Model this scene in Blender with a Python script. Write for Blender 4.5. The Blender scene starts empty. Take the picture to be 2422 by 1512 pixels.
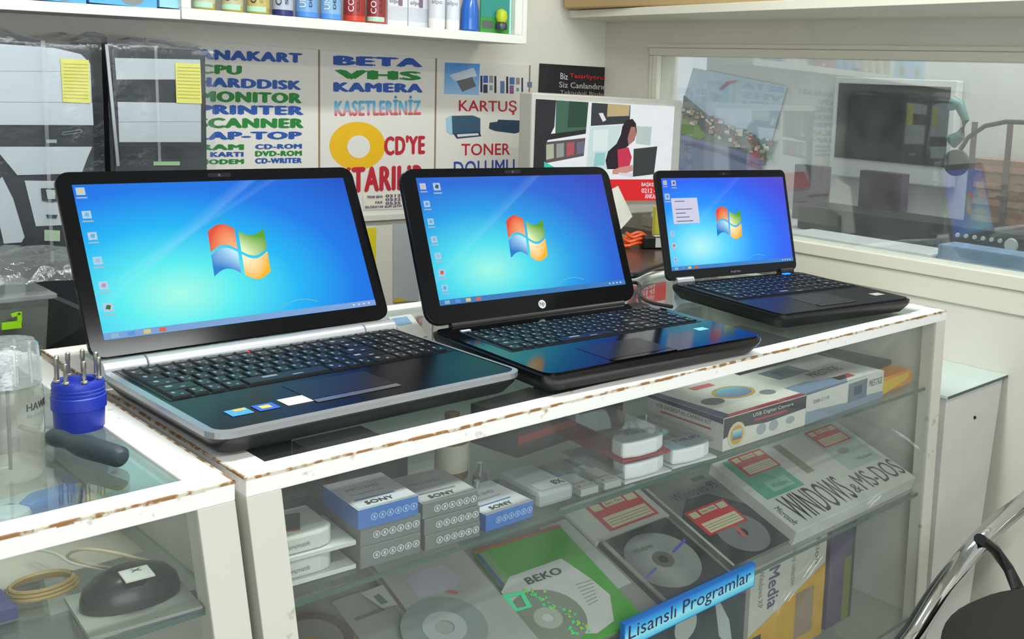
import bpy, math, random
from mathutils import Vector, Matrix
random.seed(7)
SC = bpy.context.scene
COL = SC.collection
# ---------------------------------------------------------------- camera
# metres; z = 0 is the top of the glass showcases, the floor is at -0.92
CF, CCX, CCY = 2428.73, 1728.74, 565.66
YAW, PIT, ROL = math.radians(49.22), math.radians(7.805), math.radians(3.051)
CAM = Vector((-0.409, -0.938, 0.378))
_f = Vector((math.sin(YAW)*math.cos(PIT), math.cos(YAW)*math.cos(PIT), -math.sin(PIT)))
_r0 = Vector((math.cos(YAW), -math.sin(YAW), 0)); _u0 = _r0.cross(_f)
_r = _r0*math.cos(ROL) + _u0*math.sin(ROL); _u = -_r0*math.sin(ROL) + _u0*math.cos(ROL)
cd = bpy.data.cameras.new('camera'); cam = bpy.data.objects.new('camera', cd); COL.objects.link(cam)
cd.sensor_fit = 'HORIZONTAL'; cd.sensor_width = 36.0
cd.lens = CF/2422*36.0
cd.shift_x = (1211-CCX)/2422; cd.shift_y = (CCY-756)/2422
cd.clip_start = 0.02
cam.matrix_world = Matrix(((_r.x,_u.x,-_f.x,CAM.x),(_r.y,_u.y,-_f.y,CAM.y),(_r.z,_u.z,-_f.z,CAM.z),(0,0,0,1)))
SC.camera = cam
def at(x, y, ax, val):
    """world point where the sight line of a photo pixel meets the plane axis=val"""
    d = _f + _r*((x-CCX)/CF) - _u*((y-CCY)/CF)
    t = (val-CAM[ax])/d[ax]
    return CAM + d*t
# ---------------------------------------------------------------- world, lights, exposure
w = bpy.data.worlds.new('world'); SC.world = w; w.use_nodes = True
bg = w.node_tree.nodes['Background']; bg.inputs[0].default_value = (0.86,0.93,1.0,1); bg.inputs[1].default_value = 0.9
def area(name, loc, target, sx, sy, power, col=(1,1,1)):
    ld = bpy.data.lights.new(name,'AREA'); ld.shape='RECTANGLE'; ld.size=sx; ld.size_y=sy; ld.energy=power; ld.color=col
    o = bpy.data.objects.new(name, ld); COL.objects.link(o); o.location = loc
    o.rotation_euler = (Vector(target)-Vector(loc)).to_track_quat('-Z','Y').to_euler()
    return o
area('shopfront_daylight', (-0.9,-3.1,0.55), (0.6,0.6,0.0), 2.6, 1.8, 50, (0.93,0.97,1.0))
area('ceiling_tube_light', (0.35,0.05,1.46), (0.35,0.05,0), 1.3, 0.14, 25, (0.95,1.0,0.97))
area('backroom_fill', (2.0,0.2,1.1),(2.1,0.2,0), 0.5,1.2, 20, (0.98,1.0,1.0))  # added fill lamp without a fixture, brightens the room behind the window
area('ceiling_tube_light', (0.35,-1.3,1.46), (0.35,-1.3,0), 1.3, 0.14, 17, (0.95,1.0,0.97))
SC.view_settings.view_transform = 'Standard'; SC.view_settings.look = 'None'
SC.view_settings.gamma = 1.0; SC.view_settings.use_curve_mapping = False
SC.view_settings.exposure = 0.0
# ---------------------------------------------------------------- materials
def lin(c): 
    c = c/255.0
    return c/12.92 if c <= 0.04045 else ((c+0.055)/1.055)**2.4
def rgb(c): return (lin(c[0]),lin(c[1]),lin(c[2]),1.0)
MATS = {}
def M(c, rough=0.5, metal=0.0, var=0.06, scale=30.0, emit=0.0, coat=0.0, bump=0.0, spec=0.5):
    key = (tuple(c),rough,metal,var,scale,emit,coat,bump,spec)
    if key in MATS: return MATS[key]
    m = bpy.data.materials.new('paint'); m.use_nodes = True; nt = m.node_tree; b = nt.nodes['Principled BSDF']
    b.inputs['Roughness'].default_value = rough; b.inputs['Metallic'].default_value = metal
    b.inputs['Coat Weight'].default_value = coat; b.inputs['Specular IOR Level'].default_value = spec
    tc = nt.nodes.new('ShaderNodeTexCoord'); nz = nt.nodes.new('ShaderNodeTexNoise'); nz.inputs['Scale'].default_value = scale; nz.inputs['Detail'].default_value = 4
    nt.links.new(tc.outputs['Object'], nz.inputs['Vector'])
    mx = nt.nodes.new('ShaderNodeMix'); mx.data_type='RGBA'
    k = rgb(c); mx.inputs[6].default_value = tuple(min(1,v*(1-var)) for v in k[:3])+(1,); mx.inputs[7].default_value = tuple(min(1,v*(1+var)) for v in k[:3])+(1,)
    nt.links.new(nz.outputs['Fac'], mx.inputs[0])
    if emit: b.inputs['Base Color'].default_value=(0.01,0.01,0.01,1)
    else: nt.links.new(mx.outputs[2], b.inputs['Base Color'])
    if emit:
        b.inputs['Specular IOR Level'].default_value=0.1
        nt.links.new(mx.outputs[2], b.inputs['Emission Color']); b.inputs['Emission Strength'].default_value = emit
    if bump:
        bp = nt.nodes.new('ShaderNodeBump'); bp.inputs['Strength'].default_value = bump; bp.inputs['Distance'].default_value = 0.002
        nt.links.new(nz.outputs['Fac'], bp.inputs['Height']); nt.links.new(bp.outputs[0], b.inputs['Normal'])
    MATS[key] = m; return m
def clear(tint=(235,242,240), refl=0.05, haze=0.0, hazecol=(200,205,205), rough=0.02, key=None, crumple=0.0):
    k = ('clear',tint,refl,haze,hazecol,rough,crumple)
    if k in MATS: return MATS[k]
    m = bpy.data.materials.new('clear'); m.use_nodes = True; nt = m.node_tree; N = nt.nodes; L = nt.links
    for n in list(N): N.remove(n)
    out = N.new('ShaderNodeOutputMaterial'); tr = N.new('ShaderNodeBsdfTransparent'); tr.inputs[0].default_value = rgb(tint)
    gl = N.new('ShaderNodeBsdfGlossy'); gl.inputs['Roughness'].default_value = rough; gl.inputs[0].default_value=(1,1,1,1)
    fr = N.new('ShaderNodeLayerWeight'); fr.inputs['Blend'].default_value = 0.5
    pw = N.new('ShaderNodeMath'); pw.operation='POWER'; pw.inputs[1].default_value = 5; L.new(fr.outputs['Facing'], pw.inputs[0])
    ad = N.new('ShaderNodeMath'); ad.operation='MULTIPLY_ADD'; ad.use_clamp=True; ad.inputs[1].default_value = 0.8; ad.inputs[2].default_value = refl*0.5; L.new(pw.outputs[0], ad.inputs[0])
    df = N.new('ShaderNodeBsdfDiffuse'); df.inputs[0].default_value = rgb(hazecol)
    m1 = N.new('ShaderNodeMixShader'); 
    nz = N.new('ShaderNodeTexNoise'); nz.inputs['Scale'].default_value = 14; nz.inputs['Detail'].default_value = 5
    tc = N.new('ShaderNodeTexCoord'); L.new(tc.outputs['Object'], nz.inputs['Vector'])
    mu = N.new('ShaderNodeMath'); mu.operation='MULTIPLY'; mu.inputs[1].default_value = haze*2; L.new(nz.outputs['Fac'], mu.inputs[0])
    L.new(mu.outputs[0], m1.inputs[0]); L.new(tr.outputs[0], m1.inputs[1]); L.new(df.outputs[0], m1.inputs[2])
    m2 = N.new('ShaderNodeMixShader'); L.new(ad.outputs[0], m2.inputs[0]); L.new(m1.outputs[0], m2.inputs[1]); L.new(gl.outputs[0], m2.inputs[2])
    if crumple:
        n2 = N.new('ShaderNodeTexNoise'); n2.inputs['Scale'].default_value = 22; n2.inputs['Detail'].default_value = 6; L.new(tc.outputs['Object'], n2.inputs['Vector'])
        bp = N.new('ShaderNodeBump'); bp.inputs['Strength'].default_value = crumple; bp.inputs['Distance'].default_value = 0.02
        L.new(n2.outputs['Fac'], bp.inputs['Height']); L.new(bp.outputs[0], gl.inputs['Normal']); L.new(bp.outputs[0], fr.inputs['Normal'])
    L.new(m2.outputs[0], out.inputs[0])
    MATS[k] = m; return m
def ramp_mat(stops, axis='V', emit=0.0, rough=0.4, radial=None, bands=False):
    """gradient print: colour runs along the UV axis of the print, or radially"""
    m = bpy.data.materials.new('print'); m.use_nodes=True; nt=m.node_tree; N=nt.nodes; L=nt.links; b=N['Principled BSDF']; b.inputs['Roughness'].default_value=rough
    tc=N.new('ShaderNodeTexCoord'); rp=N.new('ShaderNodeValToRGB')
    el=rp.color_ramp.elements
    while len(el)<len(stops): el.new(0.5)
    for e,(p,c) in zip(el,stops): e.position=p; e.color=rgb(c)
    if radial:
        mp=N.new('ShaderNodeMapping'); mp.inputs['Location'].default_value=(-radial[0]*radial[2],-radial[1]*radial[3],0); mp.inputs['Scale'].default_value=(radial[2],radial[3],0)
        L.new(tc.outputs['UV'],mp.inputs[0]); ln=N.new('ShaderNodeVectorMath'); ln.operation='LENGTH'; L.new(mp.outputs[0],ln.inputs[0]); L.new(ln.outputs['Value'],rp.inputs[0])
    else:
        sp=N.new('ShaderNodeSeparateXYZ'); L.new(tc.outputs['UV'],sp.inputs[0]); L.new(sp.outputs[1 if axis=='V' else 0],rp.inputs[0])
    colout = rp.outputs[0]
    if bands:   # pale desktop rays, painted along streaks the room's reflection leaves on the screen
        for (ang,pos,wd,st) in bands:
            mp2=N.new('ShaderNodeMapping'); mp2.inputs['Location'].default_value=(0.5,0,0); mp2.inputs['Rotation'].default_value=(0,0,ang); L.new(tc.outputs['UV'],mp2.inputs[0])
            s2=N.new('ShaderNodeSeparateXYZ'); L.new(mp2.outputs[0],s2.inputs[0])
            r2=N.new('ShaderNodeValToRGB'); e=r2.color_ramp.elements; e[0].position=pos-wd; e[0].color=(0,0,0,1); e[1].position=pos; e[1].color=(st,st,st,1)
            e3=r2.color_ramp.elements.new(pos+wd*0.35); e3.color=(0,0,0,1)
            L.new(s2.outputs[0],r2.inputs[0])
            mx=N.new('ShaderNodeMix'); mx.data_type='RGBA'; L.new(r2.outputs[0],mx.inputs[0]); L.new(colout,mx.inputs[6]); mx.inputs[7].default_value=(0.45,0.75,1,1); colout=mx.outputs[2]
    L.new(colout,b.inputs['Base Color'])
    if emit:
        b.inputs['Specular IOR Level'].default_value=0.10
        b.inputs['Base Color'].default_value=(0.01,0.01,0.01,1)
        for l in list(b.inputs['Base Color'].links): L.remove(l)
        L.new(colout,b.inputs['Emission Color']); b.inputs['Emission Strength'].default_value=emit
    return m
def wear_mat(base, worn, amount=0.55, scale=60, rough=0.5):
    m = bpy.data.materials.new('worn_paint'); m.use_nodes=True; nt=m.node_tree; N=nt.nodes; L=nt.links; b=N['Principled BSDF']; b.inputs['Roughness'].default_value=rough
    tc=N.new('ShaderNodeTexCoord'); nz=N.new('ShaderNodeTexNoise'); nz.inputs['Scale'].default_value=scale; nz.inputs['Detail'].default_value=6; L.new(tc.outputs['Object'],nz.inputs['Vector'])
    rp=N.new('ShaderNodeValToRGB'); e=rp.color_ramp.elements; e[0].position=amount-0.06; e[0].color=rgb(base); e[1].position=amount+0.04; e[1].color=rgb(worn)
    L.new(nz.outputs['Fac'],rp.inputs[0]); L.new(rp.outputs[0],b.inputs['Base Color']); return m
WHITE = M((228,228,222),0.45,scale=8,var=0.04)
WALLM = M((222,219,208),0.6,scale=5,var=0.05)
BLACK = M((10,11,13),0.3); GLOSS = M((4,6,10),0.12,var=0.02,spec=0.22); DARK = M((38,40,42),0.5)
# ---------------------------------------------------------------- geometry helpers
class Fr:
    def __init__(s,O,U,V,N=None):
        s.O=Vector(O); s.U=Vector(U).normalized(); s.V=Vector(V).normalized(); s.N=Vector(N).normalized() if N is not None else s.U.cross(s.V).normalized()
    def p(s,u,v,w=0): return s.O+s.U*u+s.V*v+s.N*w
WORLD = Fr((0,0,0),(1,0,0),(0,1,0),(0,0,1))
class G:
    def __init__(s): s.v=[]; s.f=[]; s.m=[]; s.uv=[]
    def face(s,pts,mi=0,uv=None):
        i=len(s.v); s.v+= [Vector(p) for p in pts]; s.f.append(tuple(range(i,i+len(pts)))); s.m.append(mi); s.uv.append(uv)
    def solid(s,bot,top,mi=0,mt=None):
        n=len(bot); i=len(s.v); s.v+=[Vector(p) for p in bot]+[Vector(p) for p in top]
        s.f.append(tuple(range(i+n-1,i-1,-1))); s.m.append(mi); s.uv.append(None)
        s.f.append(tuple(range(i+n,i+2*n))); s.m.append(mi if mt is None else mt); s.uv.append(None)
        for k in range(n):
            j=(k+1)%n; s.f.append((i+k,i+j,i+n+j,i+n+k)); s.m.append(mi); s.uv.append(None)
        return s
    def box(s,a,b,fr=WORLD,mi=0,mt=None):
        (x0,y0,z0),(x1,y1,z1)=a,b
        q=[(x0,y0),(x1,y0),(x1,y1),(x0,y1)]
        return s.solid([fr.p(x,y,z0) for x,y in q],[fr.p(x,y,z1) for x,y in q],mi,mt)
    def prism(s,poly,h0,h1,fr=WORLD,mi=0,mt=None):
        return s.solid([fr.p(x,y,h0) for x,y in poly],[fr.p(x,y,h1) for x,y in poly],mi,mt)
    def lathe(s,prof,c,n=24,mi=0,axis=None):
        fr=axis or WORLD; c=Vector(c); i=len(s.v); 
        for r,z in prof:
            for k in range(n):
                a=2*math.pi*k/n; s.v.append(c+fr.U*(r*math.cos(a))+fr.V*(r*math.sin(a))+fr.N*z)
        for j in range(len(prof)-1):
            for k in range(n):
                k2=(k+1)%n; s.f.append((i+j*n+k,i+j*n+k2,i+(j+1)*n+k2,i+(j+1)*n+k)); s.m.append(mi); s.uv.append(None)
        s.f.append(tuple(i+k for k in range(n-1,-1,-1))); s.m.append(mi); s.uv.append(None)
        b=i+(len(prof)-1)*n; s.f.append(tuple(b+k for k in range(n))); s.m.append(mi); s.uv.append(None)
        return s
    def tube(s,pts,r,n=8,mi=0,flat=None):
        pts=[Vector(p) for p in pts]; i=len(s.v); m=len(pts); ref=Vector((0,0,1))
        for j,p in enumerate(pts):
            t=(pts[min(j+1,m-1)]-pts[max(j-1,0)]).normalized()
            a=t.cross(ref); 
            if a.length<1e-3: a=t.cross(Vector((0,1,0)))
            a.normalize(); b=a.cross(t).normalized()
            rr=r[j] if isinstance(r,(list,tuple)) else r
            ra,rb=(rr,rr) if flat is None else (rr*flat[0],rr*flat[1])
            for k in range(n):
                an=2*math.pi*k/n; s.v.append(p+a*(ra*math.cos(an))+b*(rb*math.sin(an)))
        for j in range(m-1):
            for k in range(n):
                k2=(k+1)%n; s.f.append((i+j*n+k,i+j*n+k2,i+(j+1)*n+k2,i+(j+1)*n+k)); s.m.append(mi); s.uv.append(None)
        s.f.append(tuple(i+k for k in range(n-1,-1,-1))); s.m.append(mi); s.uv.append(None)
        b=i+(m-1)*n; s.f.append(tuple(b+k for k in range(n))); s.m.append(mi); s.uv.append(None)
        return s
    def build(s,name,mats,parent=None,local=False,smooth=False,bevel=0,fix=True):
        if not isinstance(mats,(list,tuple)): mats=[mats]
        vs=s.v
        if parent is not None and not local:
            inv=ROOTS[parent.name]; vs=[inv@v for v in vs]
        me=bpy.data.meshes.new(name); me.from_pydata([tuple(v) for v in vs],[],s.f)
        for m in mats: me.materials.append(m)
        for p,mi in zip(me.polygons,s.m): p.material_index=mi; p.use_smooth=smooth
        if any(u is not None for u in s.uv):
            ul=me.uv_layers.new(name='UVMap')
            for p,u in zip(me.polygons,s.uv):
                if u is not None:
                    for li,c in zip(p.loop_indices,u): ul.data[li].uv=c
        if fix and not any(u is not None for u in s.uv):
            import bmesh
            bm=bmesh.new(); bm.from_mesh(me); bmesh.ops.recalc_face_normals(bm,faces=bm.faces); bm.to_mesh(me); bm.free()
        if smooth:
            me.set_sharp_from_angle(angle=math.radians(38))
        o=bpy.data.objects.new(name,me); COL.objects.link(o)
        if parent is not None:
            o.parent=parent; ROOTS[o.name]=ROOTS[parent.name]
        else: ROOTS[o.name]=Matrix.Identity(4)
        if bevel:
            md=o.modifiers.new('bevel','BEVEL'); md.width=bevel; md.segments=2; md.limit_method='ANGLE'
        return o
ROOTS={}
def tag(o,label,cat,group=None,kind=None):
    if label: o['label']=label
    if cat: o['category']=cat
    if group: o['group']=group
    if kind: o['kind']=kind
    return o
def thing(name,label,cat,loc,rotz=0.0,group=None):
    o=bpy.data.objects.new(name,None); COL.objects.link(o); o.location=loc; o.rotation_euler=(0,0,rotz); o.empty_display_size=0.05
    ROOTS[o.name]=(Matrix.Translation(Vector(loc))@Matrix.Rotation(rotz,4,'Z')).inverted()
    return tag(o,label,cat,group)
def struct(name,g,m,**k):
    o=g.build(name,m,**k); o['kind']='structure'; return o
def rrect(w,d,r,n=5,cx=0,cy=0):
    out=[]
    for sx,sy,a0 in((1,-1,-90),(1,1,0),(-1,1,90),(-1,-1,180)):
        for k in range(n+1):
            a=math.radians(a0+90*k/n); out.append((cx+sx*(w/2-r)+r*math.cos(a),cy+sy*(d/2-r)+r*math.sin(a)))
    return out
def circ(r,n=32,cx=0,cy=0,ry=None): return [(cx+r*math.cos(2*math.pi*k/n),cy+(ry or r)*math.sin(2*math.pi*k/n)) for k in range(n)]
FONT={}
def glyphs(txt,bold=0.0):
    k=(txt,bold)
    if k not in FONT:
        c=bpy.data.curves.new('t','FONT'); c.body=txt; c.space_character=1+1.6*max(bold,0); c.resolution_u=3; c.fill_mode='FRONT'
        o=bpy.data.objects.new('t',c); COL.objects.link(o)
        dg=bpy.context.evaluated_depsgraph_get(); dg.update()
        me=bpy.data.meshes.new_from_object(o.evaluated_get(dg))
        vs=[v.co.copy() for v in me.vertices]; fs=[tuple(p.vertices) for p in me.polygons]
        if bold>0:
            n=len(vs); base=list(vs); bf=list(fs)
            for dx,dy in ((bold,0),(-bold,0),(0,bold*0.45),(0,-bold*0.45)):
                o0=len(vs); vs+=[v+Vector((dx,dy,1.0*(o0//n))) for v in base]; fs+=[tuple(i+o0 for i in f) for f in bf]
        bpy.data.objects.remove(o); bpy.data.curves.remove(c); bpy.data.meshes.remove(me)
        x0=min(v.x for v in vs); x1=max(v.x for v in vs); y0=min(v.y for v in vs); y1=max(v.y for v in vs)
        FONT[k]=([((v.x-x0)/(x1-x0),(v.y-y0)/(y1-y0),0.00012*round(v.z)) for v in vs],fs)
    return FONT[k]
def text(txt,fr,u0,v0,u1,v1,mat,parent,w=0.0006,bold=0.0,name='lettering',local=False,rot=0,map=None):
    """letters filling the box u0..u1 x v0..v1 of a face; rot=1 turns them to read upwards"""
    vs,fs=glyphs(txt,bold); g=G(); 
    for x,y,z in vs:
        if rot==1: a,b=1-y,x
        elif rot==-1: a,b=y,1-x
        else: a,b=x,y
        u=u0+(u1-u0)*a; v=v0+(v1-v0)*b
        g.v.append(map(u,v,z) if map else fr.p(u,v,w+z))
    for f in fs:
        g.f.append(f); g.m.append(0); g.uv.append([(vs[i][0],vs[i][1]) for i in f])
    return g.build(name,mat,parent,local=local)
def textq(txt,TL,TR,BL,ax,val,mat,parent,bold=0.03,off=0.002,name='lettering'):
    """letters filling the parallelogram whose corners lie on the plane axis=val"""
    a=at(*TL,ax,val); b=at(*TR,ax,val); c=at(*BL,ax,val)
    n=(b-a).cross(a-c).normalized()
    U=b-a; V=a-c
    vs,fs=glyphs(txt,bold); g=G()
    for x,y,z in vs: g.v.append(c+U*x+V*y+n*(off+z))
    for f in fs: g.f.append(f); g.m.append(0); g.uv.append([(vs[i][0],vs[i][1]) for i in f])
    return g.build(name,mat,parent)
def polyq(pix,ax,val,mat,parent,off=0.001,name='print',thick=0.0):
    P=[at(x,y,ax,val) for x,y in pix]
    nn=Vector((0,-1,0)) if ax==1 else Vector((-1,0,0)) if ax==0 else Vector((0,0,1))
    g=G(); uv=[]
    xs=[p[0] for p in pix]; ys=[p[1] for p in pix]
    for x,y in pix: uv.append(((x-min(xs))/(max(xs)-min(xs)),1-(y-min(ys))/(max(ys)-min(ys))))
    if thick: g.solid([p+nn*off for p in P],[p+nn*(off+thick) for p in P])
    else: g.face([p+nn*off for p in P],0,uv)
    return g.build(name,mat,parent)
def rect(fr,u0,v0,u1,v1,mat,parent,w=0.0004,name='print',local=False):
    g=G(); g.face([fr.p(u0,v0,w),fr.p(u1,v0,w),fr.p(u1,v1,w),fr.p(u0,v1,w)],0,[(0,0),(1,0),(1,1),(0,1)])
    return g.build(name,mat,parent,local=local)
def flat(fr,poly,mat,parent,w=0.0004,name='print',local=False):
    g=G(); xs=[p[0] for p in poly]; ys=[p[1] for p in poly]
    g.face([fr.p(u,v,w) for u,v in poly],0,[((u-min(xs))/(max(xs)-min(xs)),(v-min(ys))/(max(ys)-min(ys))) for u,v in poly]); return g.build(name,mat,parent,local=local)
class Carton:
    """a closed box: front-left-bottom corner, direction of its front edge, width, depth, height"""
    def __init__(s,name,label,cat,O,yaw,w,d,h,mat,group=None,top=None,bevel=0.0008,body='carton',fr=None):
        O=Vector(O) if fr is None else fr.O; s.t=thing(name,label,cat,O,yaw if fr is None else 0.0,group); U=Vector((math.cos(yaw),math.sin(yaw),0)); V=Vector((-U.y,U.x,0)); Z=Vector((0,0,1))
        if fr is not None: U,V,Z=fr.U,fr.V,fr.N
        s.w,s.d,s.h=w,d,h; s.fr=Fr(O,U,V,Z)
        g=G(); g.box((0,0,0),(w,d,h),s.fr,0,1 if top else None); s.body=g.build(body,[mat,top] if top else mat,s.t,bevel=bevel)
        s.front=Fr(O,U,Z,-V); s.top=Fr(O+Z*h,U,V,Z); s.left=Fr(O+V*d,-V,Z,-U); s.right=Fr(O+U*w,V,Z,U)
def P2(x,y,z): return at(x,y,2,z)
# ================================================================ room shell
RX, BY = 1.60, 1.31
FZ, CZ = -0.92, 1.55
struct('floor',G().box((-2.8,-3.6,FZ-0.05),(2.4,BY+0.1,FZ)),M((150,145,135),0.4,scale=3))
struct('ceiling',G().box((-2.8,-3.6,CZ),(RX+0.1,BY+0.1,CZ+0.05)),WHITE)
struct('wall_back',G().box((-2.8,BY,FZ),(RX+0.1,BY+0.1,CZ)),WALLM)
struct('wall_left',G().box((-2.9,-3.6,FZ),(-2.8,BY+0.1,CZ)),M((170,168,160),0.6))
# right wall around the long interior window
WY0,WY1,WZ0,WZ1=-0.85,1.083,0.040,0.483
g=G(); g.box((RX,-3.6,FZ),(RX+0.1,BY,WZ0-0.08)); g.box((RX,-3.6,WZ1+0.02),(RX+0.1,BY,CZ)); g.box((RX,WY1+0.03,WZ0-0.08),(RX+0.1,BY,WZ1+0.02)); g.box((RX,-3.6,WZ0-0.08),(RX+0.1,WY0-0.03,WZ1+0.02))
struct('wall_right',g,WALLM)
fm=M((226,224,208),0.45,scale=6)
win=bpy.data.objects.new('window_1',None); COL.objects.link(win); win['kind']='structure'; win.location=(RX,WY1,WZ0); ROOTS['window_1']=Matrix.Translation(Vector((RX,WY1,WZ0))).inverted()
G().box((RX-0.006,WY0-0.03,WZ0-0.082),(RX+0.06,WY1+0.035,WZ0-0.03)).build('bottom_rail',fm,win,bevel=0.002)
G().box((RX-0.012,WY0-0.03,WZ0-0.029),(RX+0.06,WY1+0.035,WZ0)).build('sill_bead',fm,win,bevel=0.002)
G().box((RX-0.010,WY0-0.03,WZ1),(RX+0.06,WY1+0.035,WZ1+0.02)).build('top_rail',fm,win,bevel=0.002)
G().box((RX-0.006,WY0-0.03,WZ1+0.0205),(RX+0.005,WY1+0.05,WZ1+0.032)).build('outer_bead',fm,win,bevel=0.002)
G().box((RX-0.010,WY1,WZ0),(RX+0.06,WY1+0.02,WZ1)).build('side_rail',fm,win,bevel=0.002)
G().box((RX-0.006,WY1+0.0205,WZ0),(RX+0.005,WY1+0.037,WZ1)).build('side_bead',fm,win,bevel=0.002)
G().box((RX-0.006,WY0-0.03,WZ0),(RX+0.06,WY0,WZ1)).build('side_rail',fm,win,bevel=0.002)
G().box((RX+0.004,WY0,WZ0),(RX+0.008,WY1,WZ1)).build('pane',clear((244,247,246),0.19,0.07,(190,195,195)),win)
# the next room behind that window
struct('wall_backroom',G().box((2.35,-1.2,-0.3),(2.4,1.6,0.75)),M((196,198,194),0.7))
struct('trim_1',G().box((RX+0.1,-0.9,-0.02),(2.35,1.3,0.015)),M((205,207,204),0.6))
# ================================================================ upper shelf on the right wall
g=G(); pe=[at(1250,30,2,0.575),at(1800,21,2,0.575),at(2422,0,2,0.575)]
ft=[Vector((1.46,BY,0.573)),Vector((1.375,0.6,0.573)),Vector((1.30,-0.1,0.573)),Vector((1.23,-0.8,0.573)),Vector((RX,-0.8,0.573)),Vector((RX,BY,0.573))]
g.solid(ft,[p+Vector((0,0,0.02)) for p in ft])
tag(g.build('wall_shelf',fm,bevel=0.001),'long cream shelf board running along the top of the right wall','shelf')
tag(G().box((1.42,-0.5,0.5945),(1.585,1.28,0.72)).build('cardboard_carton',M((178,152,108),0.7),bevel=0.004),'long brown cardboard carton lying on the high right wall shelf','box')
# ================================================================ showcases
TOPW=wear_mat((244,244,240),(176,150,112),0.70,45)
FRW=wear_mat((212,211,200),(150,140,120),0.74,38)
EDGE=wear_mat((214,206,186),(150,110,66),0.50,70)
glass_top=clear((246,251,249),0.05,0.03,(205,210,206)); glass_front=clear((250,252,251),0.03,0.045,(205,208,204))
def showcase(name,label,x0,x1,d,zb,shelves,leanL,leanR,rim):
    t=thing(name,label,'showcase',((x0+x1)/2,d/2,zb)); h=0.019
    def strip(n,a,b): G().box(a,b).build(n,TOPW,t,bevel=0.0012)
    strip('top_rim',(x0,0,-h),(x1,rim,0)); strip('top_rim',(x0,d-rim,-h),(x1,d,0))
    strip('top_rim',(x0,rim,-h),(x0+rim,d-rim,0)); strip('top_rim',(x1-rim,rim,-h),(x1,d-rim,0))
    # chipped paint along the upper edges
    g=G(); n=60
    for k in range(n):
        a=x0+(x1-x0)*k/n; b=x0+(x1-x0)*(k+1)/n; wv=0.0016+0.0016*random.random()
        g.box((a,-0.0006,-wv),(b,0.0014+0.0012*random.random(),0.0004))
    g.build('chipped_edge',EDGE,t)
    for xx in (x0,x1):
        g=G()
        for k in range(24):
            a=d*k/24; b=d*(k+1)/24; g.box((xx-0.0006 if xx==x0 else xx-0.0016,a,-0.002),(xx+0.0016 if xx==x0 else xx+0.0006,b,0.0004))
        g.build('chipped_edge',EDGE,t)
    G().box((x0+rim+0.0004,rim+0.0004,-0.0075),(x1-rim-0.0004,d-rim-0.0004,-0.0025)).build('glass_top',glass_top,t)
    def post(xa,xb,y0,y1,lean):
        g=G(); L=lean*(-zb); g.solid([(xa+L,y0,zb),(xb+L,y0,zb),(xb+L,y1,zb),(xa+L,y1,zb)],[(xa,y0,-h),(xb,y0,-h),(xb,y1,-h),(xa,y1,-h)]); g.build('corner_post',FRW,t,bevel=0.001)
    pw=0.034
    post(x0,x0+pw,0.0,0.03,leanL); post(x1-pw,x1,0.0,0.03,leanR); post(x0,x0+pw,d-0.03,d,leanL); post(x1-pw,x1,d-0.03,d,leanR)
    gL=leanL*(-zb); gR=leanR*(-zb)
    g=G(); g.solid([(x0+pw+gL,0.004,zb),(x1-pw+gR,0.004,zb),(x1-pw+gR,0.008,zb),(x0+pw+gL,0.008,zb)],[(x0+pw,0.004,-h),(x1-pw,0.004,-h),(x1-pw,0.008,-h),(x0+pw,0.008,-h)]); g.build('glass_front',glass_front,t)
    g=G(); g.box((x0+pw+0.0005,d-0.012,zb),(x1-pw-0.0005,d-0.006,-h)); g.build('back_panel',M((176,178,172),0.6),t)
    for xx,s,ln in((x0,1,leanL),(x1,-1,leanR)):
        a=xx+s*0.006; b=xx+s*0.012; L=ln*(-zb); lo,hi=min(a,b),max(a,b)
        G().solid([(lo+L,0.03,zb),(hi+L,0.03,zb),(hi+L,d-0.03,zb),(lo+L,d-0.03,zb)],[(lo,0.03,-h),(hi,0.03,-h),(hi,d-0.03,-h),(lo,d-0.03,-h)]).build('side_panel',M((205,205,196),0.55),t)
    for z in shelves:
        G().box((x0+0.014+leanL*(-z),0.016,z-0.006),(x1-0.014+leanR*(-z),d-0.014,z)).build('glass_shelf',clear((247,252,250),0.03,0.03,(190,200,194)),t)
        G().box((x0+0.014+leanL*(-z),0.0145,z-0.006),(x1-0.014+leanR*(-z),0.0158,z)).build('shelf_edge',M((70,96,88),0.2),t)
    G().box((x0+gL,0.0,zb-0.03),(x1+gR,d,zb)).build('plinth',FRW,t)
    return t
SH1,SH2=-0.148,-0.360
main=showcase('display_counter','long white framed glass showcase counter carrying the three open laptops',0.0,1.317,0.609,-0.80,[SH1,SH2,-0.62],0.10,0.02,0.033)
left=showcase('display_counter','white framed glass showcase carrying the blue bit holder, at lower left',-0.80,-0.010,0.609,-0.80,[-0.124,-0.36],0.10,0.10,0.034)
# low cabinet beyond the right end
t=thing('low_cabinet','low white cabinet with glass top between the long showcase and right wall','cabinet',(1.48,0.12,FZ))
G().solid([(1.352,0.004,FZ),(1.50,0.004,FZ),(1.592,0.3,FZ),(1.352,0.3,FZ)],[(1.352,0.004,-0.18),(1.592,0.004,-0.18),(1.592,0.3,-0.18),(1.352,0.3,-0.18)]).build('body',M((214,212,208),0.5),t)
G().box((1.345,-0.003,-0.1795),(1.599,0.152,-0.174)).build('glass_top',M((206,224,220),0.15),t)
G().box((1.345,-0.0045,-0.1795),(1.599,-0.0032,-0.174)).build('glass_edge',M((58,84,84),0.2),t)
G().lathe([(0.0,0),(0.004,0),(0.003,0.003),(0,0.003)],(1.478,0.004,-0.245),10,axis=Fr((0,0,0),(1,0,0),(0,0,1),(0,-1,0))).build('screw',BLACK,t)
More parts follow.
